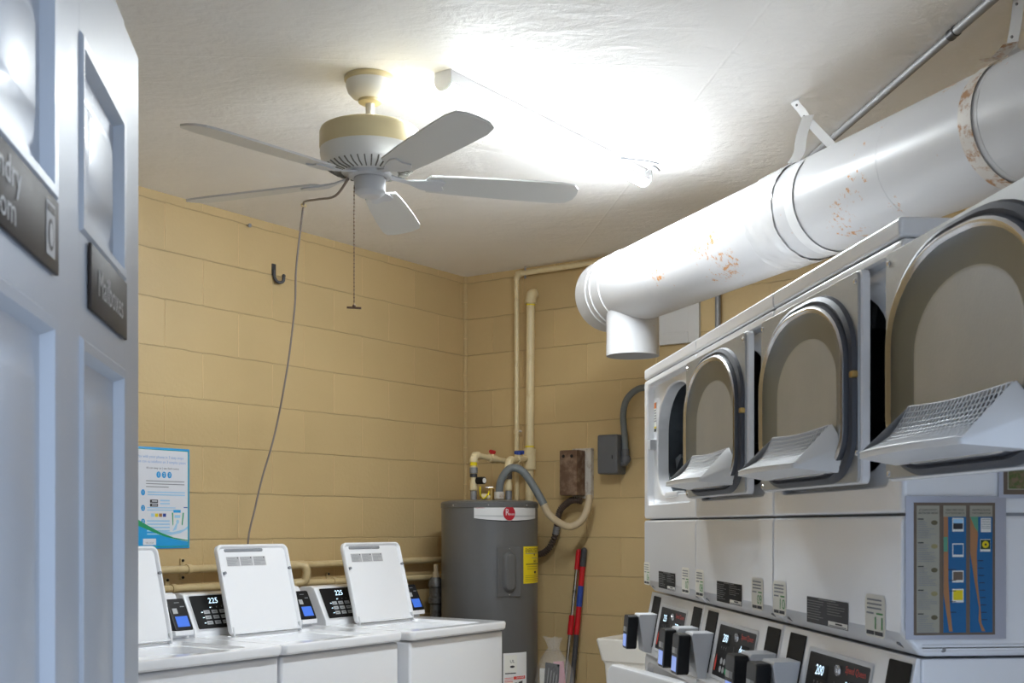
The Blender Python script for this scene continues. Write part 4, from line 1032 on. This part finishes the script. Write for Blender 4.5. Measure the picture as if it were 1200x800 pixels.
MB().ball((.068, -.045, .075), .028, boxgrey, sy=.8).cyl((.040, -.045, .055), (.074, -.045, .055), .016, boxgrey, 14).cyl((.067, -.045, .085), (.067, -.045, .125), .020, boxgrey, 14).build('conduit_fitting', t)
t = thing('wall_access_panel', 'white framed wall panel behind the duct on the back wall', 'wall panel', ab(0, 1.26, 2.285), RA)
fr_ = MB()
for (x0, x1, z0, z1) in ((-.19, -.13, 0, .40), (.13, .19, 0, .40), (-.13, .13, 0, .055), (-.13, .13, .345, .40)): fr_.box(x0, x1, -.022, -.0005, z0, z1, trim_m, .003)
fr_.build('frame', t)
MB().box(-.132, .132, -.012, -.0005, .054, .346, trim_m, .002).build('panel', t)
MB().ball((-.115, -.014, .075), .012, rust).build('latch', t)
tag(MB().cyl(ab(.03, 1.555, 1.2), ab(.03, 1.555, H - .001), .014, conduit_m, 14).build('wall_conduit'), 'grey conduit dropping down the back wall behind the stacked units', 'conduit')

# ------------------------------------------------------------------ pipes along wall_left
plumb = thing('wall_plumbing', 'pair of tan-painted pipes with a bent link running along the wall above the washers', 'pipes', ab(2.95, .045, 1.204), RA)
def wall_pipe(a0, a1, dz0, dz1, r, clamps):
    ln = a0 - a1
    MB().cyl((0, 0, dz0), (0, ln, dz1), r, painted_pipe, 16).build('pipe', plumb)
    for a in clamps:
        q = a0 - a; zz = dz0 + (dz1 - dz0) * q / ln
        MB().cyl((0, q - .011, zz), (0, q + .011, zz), r + .0045, painted_pipe, 16).box(-.044, -.036, q - .011, q + .011, zz - .045, zz + .045, painted_pipe, .002).ball((-.034, q, zz + .036), .006, black).ball((-.034, q, zz - .036), .006, black).build('clamp', plumb)
wall_pipe(2.95, .06, 0, 0, .0165, (1.98, 1.375, .62))
wall_pipe(2.95, .06, -.074, -.094, .0165, (2.06, 1.10))
q = 2.95 - 1.335
MB().tube(smooth_path([(0, q - .03, 0), (.012, q, .0), (.030, q + .016, -.012), (.032, q + .018, -.05), (.022, q + .008, -.078), (.0, q - .03, -.084)], 6), .0195, painted_pipe, 14).build('bent_link', plumb)
MB().cyl((0, q - .075, 0), (0, q + .03, 0), .0205, painted_pipe, 16).build('tee', plumb); MB().cyl((0, q - .085, -.084), (0, q, -.085), .0205, painted_pipe, 16).build('tee', plumb)
# capped standpipe behind the last washer
t = thing('standpipe', 'stubby grey iron pipe with a brown plug between washer and heater', 'pipe', ab(.455, .155))
MB().lathe([(0, 0), (.030, 0), (.030, .98), (.040, .985), (.040, 1.01), (.034, 1.015), (.034, 1.065), (.039, 1.07), (.039, 1.095), (.024, 1.118), (0, 1.12)], galvpipe, n=24).build('iron_pipe', t)
MB().cyl((0, 0, 1.117), (0, 0, 1.145), .018, flexbeige, 6).cyl((0, 0, 1.145), (0, 0, 1.185), .012, flexbeige, 6).build('plug', t)

# hook and anchor on wall_left
t = thing('wall_hook', 'dark steel J-hook high on the tan wall', 'hook', ab(1.452, 0, 2.505), RA)
MB().box(.0005, .005, -.012, .012, .03, .085, conduit_dark, .001).build('plate', t)
MB().tube(smooth_path([(.008, -.004, .055), (.010, -.004, .025), (.016, .004, .005), (.022, .020, .0), (.028, .034, .008), (.030, .036, .028)], 6), .0075, conduit_dark, 10).ball((.030, .036, .032), .009, conduit_dark).build('hook', t)
tag(MB().cyl((0, 0, 0), (.018, .0, -.004), .005, dirtywhite, 10).cyl((.016, 0, -.003), (.020, 0, -.004), .009, inkgrey, 12).build('wall_anchor', None, ab(1.612, 0, 2.735), RA), 'small white wall plug high on the tan wall above the hook', 'wall anchor')

# ------------------------------------------------------------------ mop poles against wall_back
def pole(name, label, top, foot, segs, tipm):
    o = Vector(foot); t = thing(name, label, 'broom handle', o); dd = Vector(top) - o
    for nm, f0, f1, r, m in segs: MB().cyl(dd * f0, dd * f1, r, m, 16).build(nm, t)
    MB().ball(dd, segs[-1][3], segs[-1][4], sz=1.1).build('tip', t)
    MB().cyl((0, 0, 0), (0, 0, .03), .022, tipm, 14).build('foot', t)
pole('mop_handle', 'chrome pole with red grips leaning on the back wall', ab(.022, .760, 1.252), ab(.12, .668, 0), [('shaft', .015, .84, .010, chrome), ('middle_grip', .655, .735, .0155, redplastic), ('upper_shaft', .83, .945, .010, chrome), ('top_grip', .925, .995, .0135, redplastic)], poledark)
pole('broom_handle', 'red and dark grey pole with a blue label leaning on the back wall', ab(.024, .794, 1.256), ab(.12, .722, 0), [('lower_shaft', .015, .66, .0135, poledark), ('red_shaft', .655, .94, .0145, redplastic), ('blue_label', .77, .855, .0152, bluelabel), ('top_grip', .935, .995, .0165, poledark)], redplastic)

# ------------------------------------------------------------------ utility sink in the corner by the far stacked unit
t = thing('utility_sink', 'stained cream plastic utility sink behind the far stacked unit', 'sink', ab(.575, 1.19), RA)
# local: x along wall_back, y towards wall_back
def sl(i, z_): return [(x, y, z_) for x, y in rr(i, .62 - i, i, .54 - i, .025, .025, 4)]
s = MB(); s.loft([sl(.05, .40), sl(.028, .745), sl(.022, .762), sl(.018, .764), sl(.0, .858), sl(.004, .866), sl(.022, .866), sl(.03, .855), sl(.045, .80), sl(.07, .46)], tub_m, cap0=True, cap1=True)
s.build('basin', t)
for x, y in ((.08, .08), (.54, .08), (.08, .46), (.54, .46)): MB().cyl((x, y, 0), (x, y, .41), .018, trim_m, 12).build('leg', t)
pr = Print(MB(), plane_map((.0, .006, 0), (1, 0, 0), (0, .14, .98))); pr.fn = lambda u, v, h=0: Vector((.385 + u, .0175 - (v + .0) * .19 - .0015, .772 + v))
pr.rect(0, .030, 0, .022, plastic_white, 0); pr.rect(.003, .027, .003, .019, bluelabel, 0)
pr.fn = lambda u, v, h=0: Vector((.385 + u, .0165 - v * .19 - .0022, .772 + v)); pr.rect(.003, .027, .003, .019, bluelabel)
pr.mb.build('sticker', t)

# ------------------------------------------------------------------ cardboard box with a clear bag of papers beside the heater
t = thing('cardboard_box', 'brown cardboard box on the floor between heater and mop poles', 'box', ab(.30, .80), RA)
c = MB(); hw = .095; hh = .5
for (x0, x1, y0, y1) in ((-hw, -hw + .004, -.13, .13), (hw - .004, hw, -.13, .13), (-hw, hw, -.13, -.126), (-hw, hw, .126, .13)): c.box(x0, x1, y0, y1, 0, hh, cardboard)
c.box(-hw, hw, -.13, .13, hh - .006, hh, cardboard)
c.build('carton', t)
t = thing('plastic_bag', 'clear plastic bag of folded packets beside the water heater', 'bag', ab(.30, .80, .503), RA)
rn = random.Random(9); loops = []
for j, (z_, w_, d_) in enumerate(((.008, .085, .07), (.03, .10, .085), (.10, .10, .085), (.17, .095, .075), (.215, .075, .055), (.25, .045, .030), (.27, .028, .018), (.30, .040, .022), (.325, .055, .012))):
    loops.append([(-.02 * (j / 8) + w_ * math.cos(2 * PI * i / 28) * (1 + rn.uniform(-.09, .09)), d_ * math.sin(2 * PI * i / 28) * (1 + rn.uniform(-.15, .15)), z_ + rn.uniform(-.006, .006)) for i in range(28)])
MB().loft(loops, clearbag, cap0=True).build('film', t)
for (nm, x0, x1, y, z0, z1, m, tl) in (('white_packet', -.075, .015, -.030, .005, .17, paper, 0), ('printed_packet', -.045, .035, -.046, .035, .20, labelblack, 4), ('pink_packet', .02, .078, -.020, .06, .205, pink, -6)):
    mm = MB(Matrix.Rotation(R(tl), 4, 'Y')).box(x0, x1, y - .006, y + .006, z0, z1, m, .003)
    if nm == 'printed_packet':
        pr = Print(mm, lambda u, v, h=0: Matrix.Rotation(R(4), 4, 'Y') @ Vector((u, y - .0062 - h, v)))
        for q in range(4): pr.rect(-.035 + q * .017, -.030 + q * .017, .06 + q * .012, .175 - q * .008, labelprint, .0006)
    mm.build(nm, t)

# ------------------------------------------------------------------ light and camera
w = bpy.data.worlds.new('World'); sc.world = w; w.use_nodes = True
bg = w.node_tree.nodes['Background']; bg.inputs['Color'].default_value = (.60, .75, 1.0, 1); bg.inputs['Strength'].default_value = 1.4

cam = bpy.data.cameras.new('Camera'); co = bpy.data.objects.new('Camera', cam); COL.objects.link(co)
co.location = (0, 0, 1.39); co.rotation_euler = (R(90), 0, 0)
cam.sensor_width = 36; cam.lens = 42; cam.shift_y = 215 / 1200; cam.clip_start = .05; cam.clip_end = 100
cam.dof.use_dof = True; cam.dof.focus_distance = 4.8; cam.dof.aperture_fstop = 14
sc.camera = co
sc.cycles.diffuse_bounces = 8; sc.cycles.max_bounces = 14
sc.view_settings.view_transform = 'Standard'; sc.view_settings.look = 'None'; sc.view_settings.gamma = 1; sc.view_settings.exposure = 1.0
sc.view_settings.use_curve_mapping = False
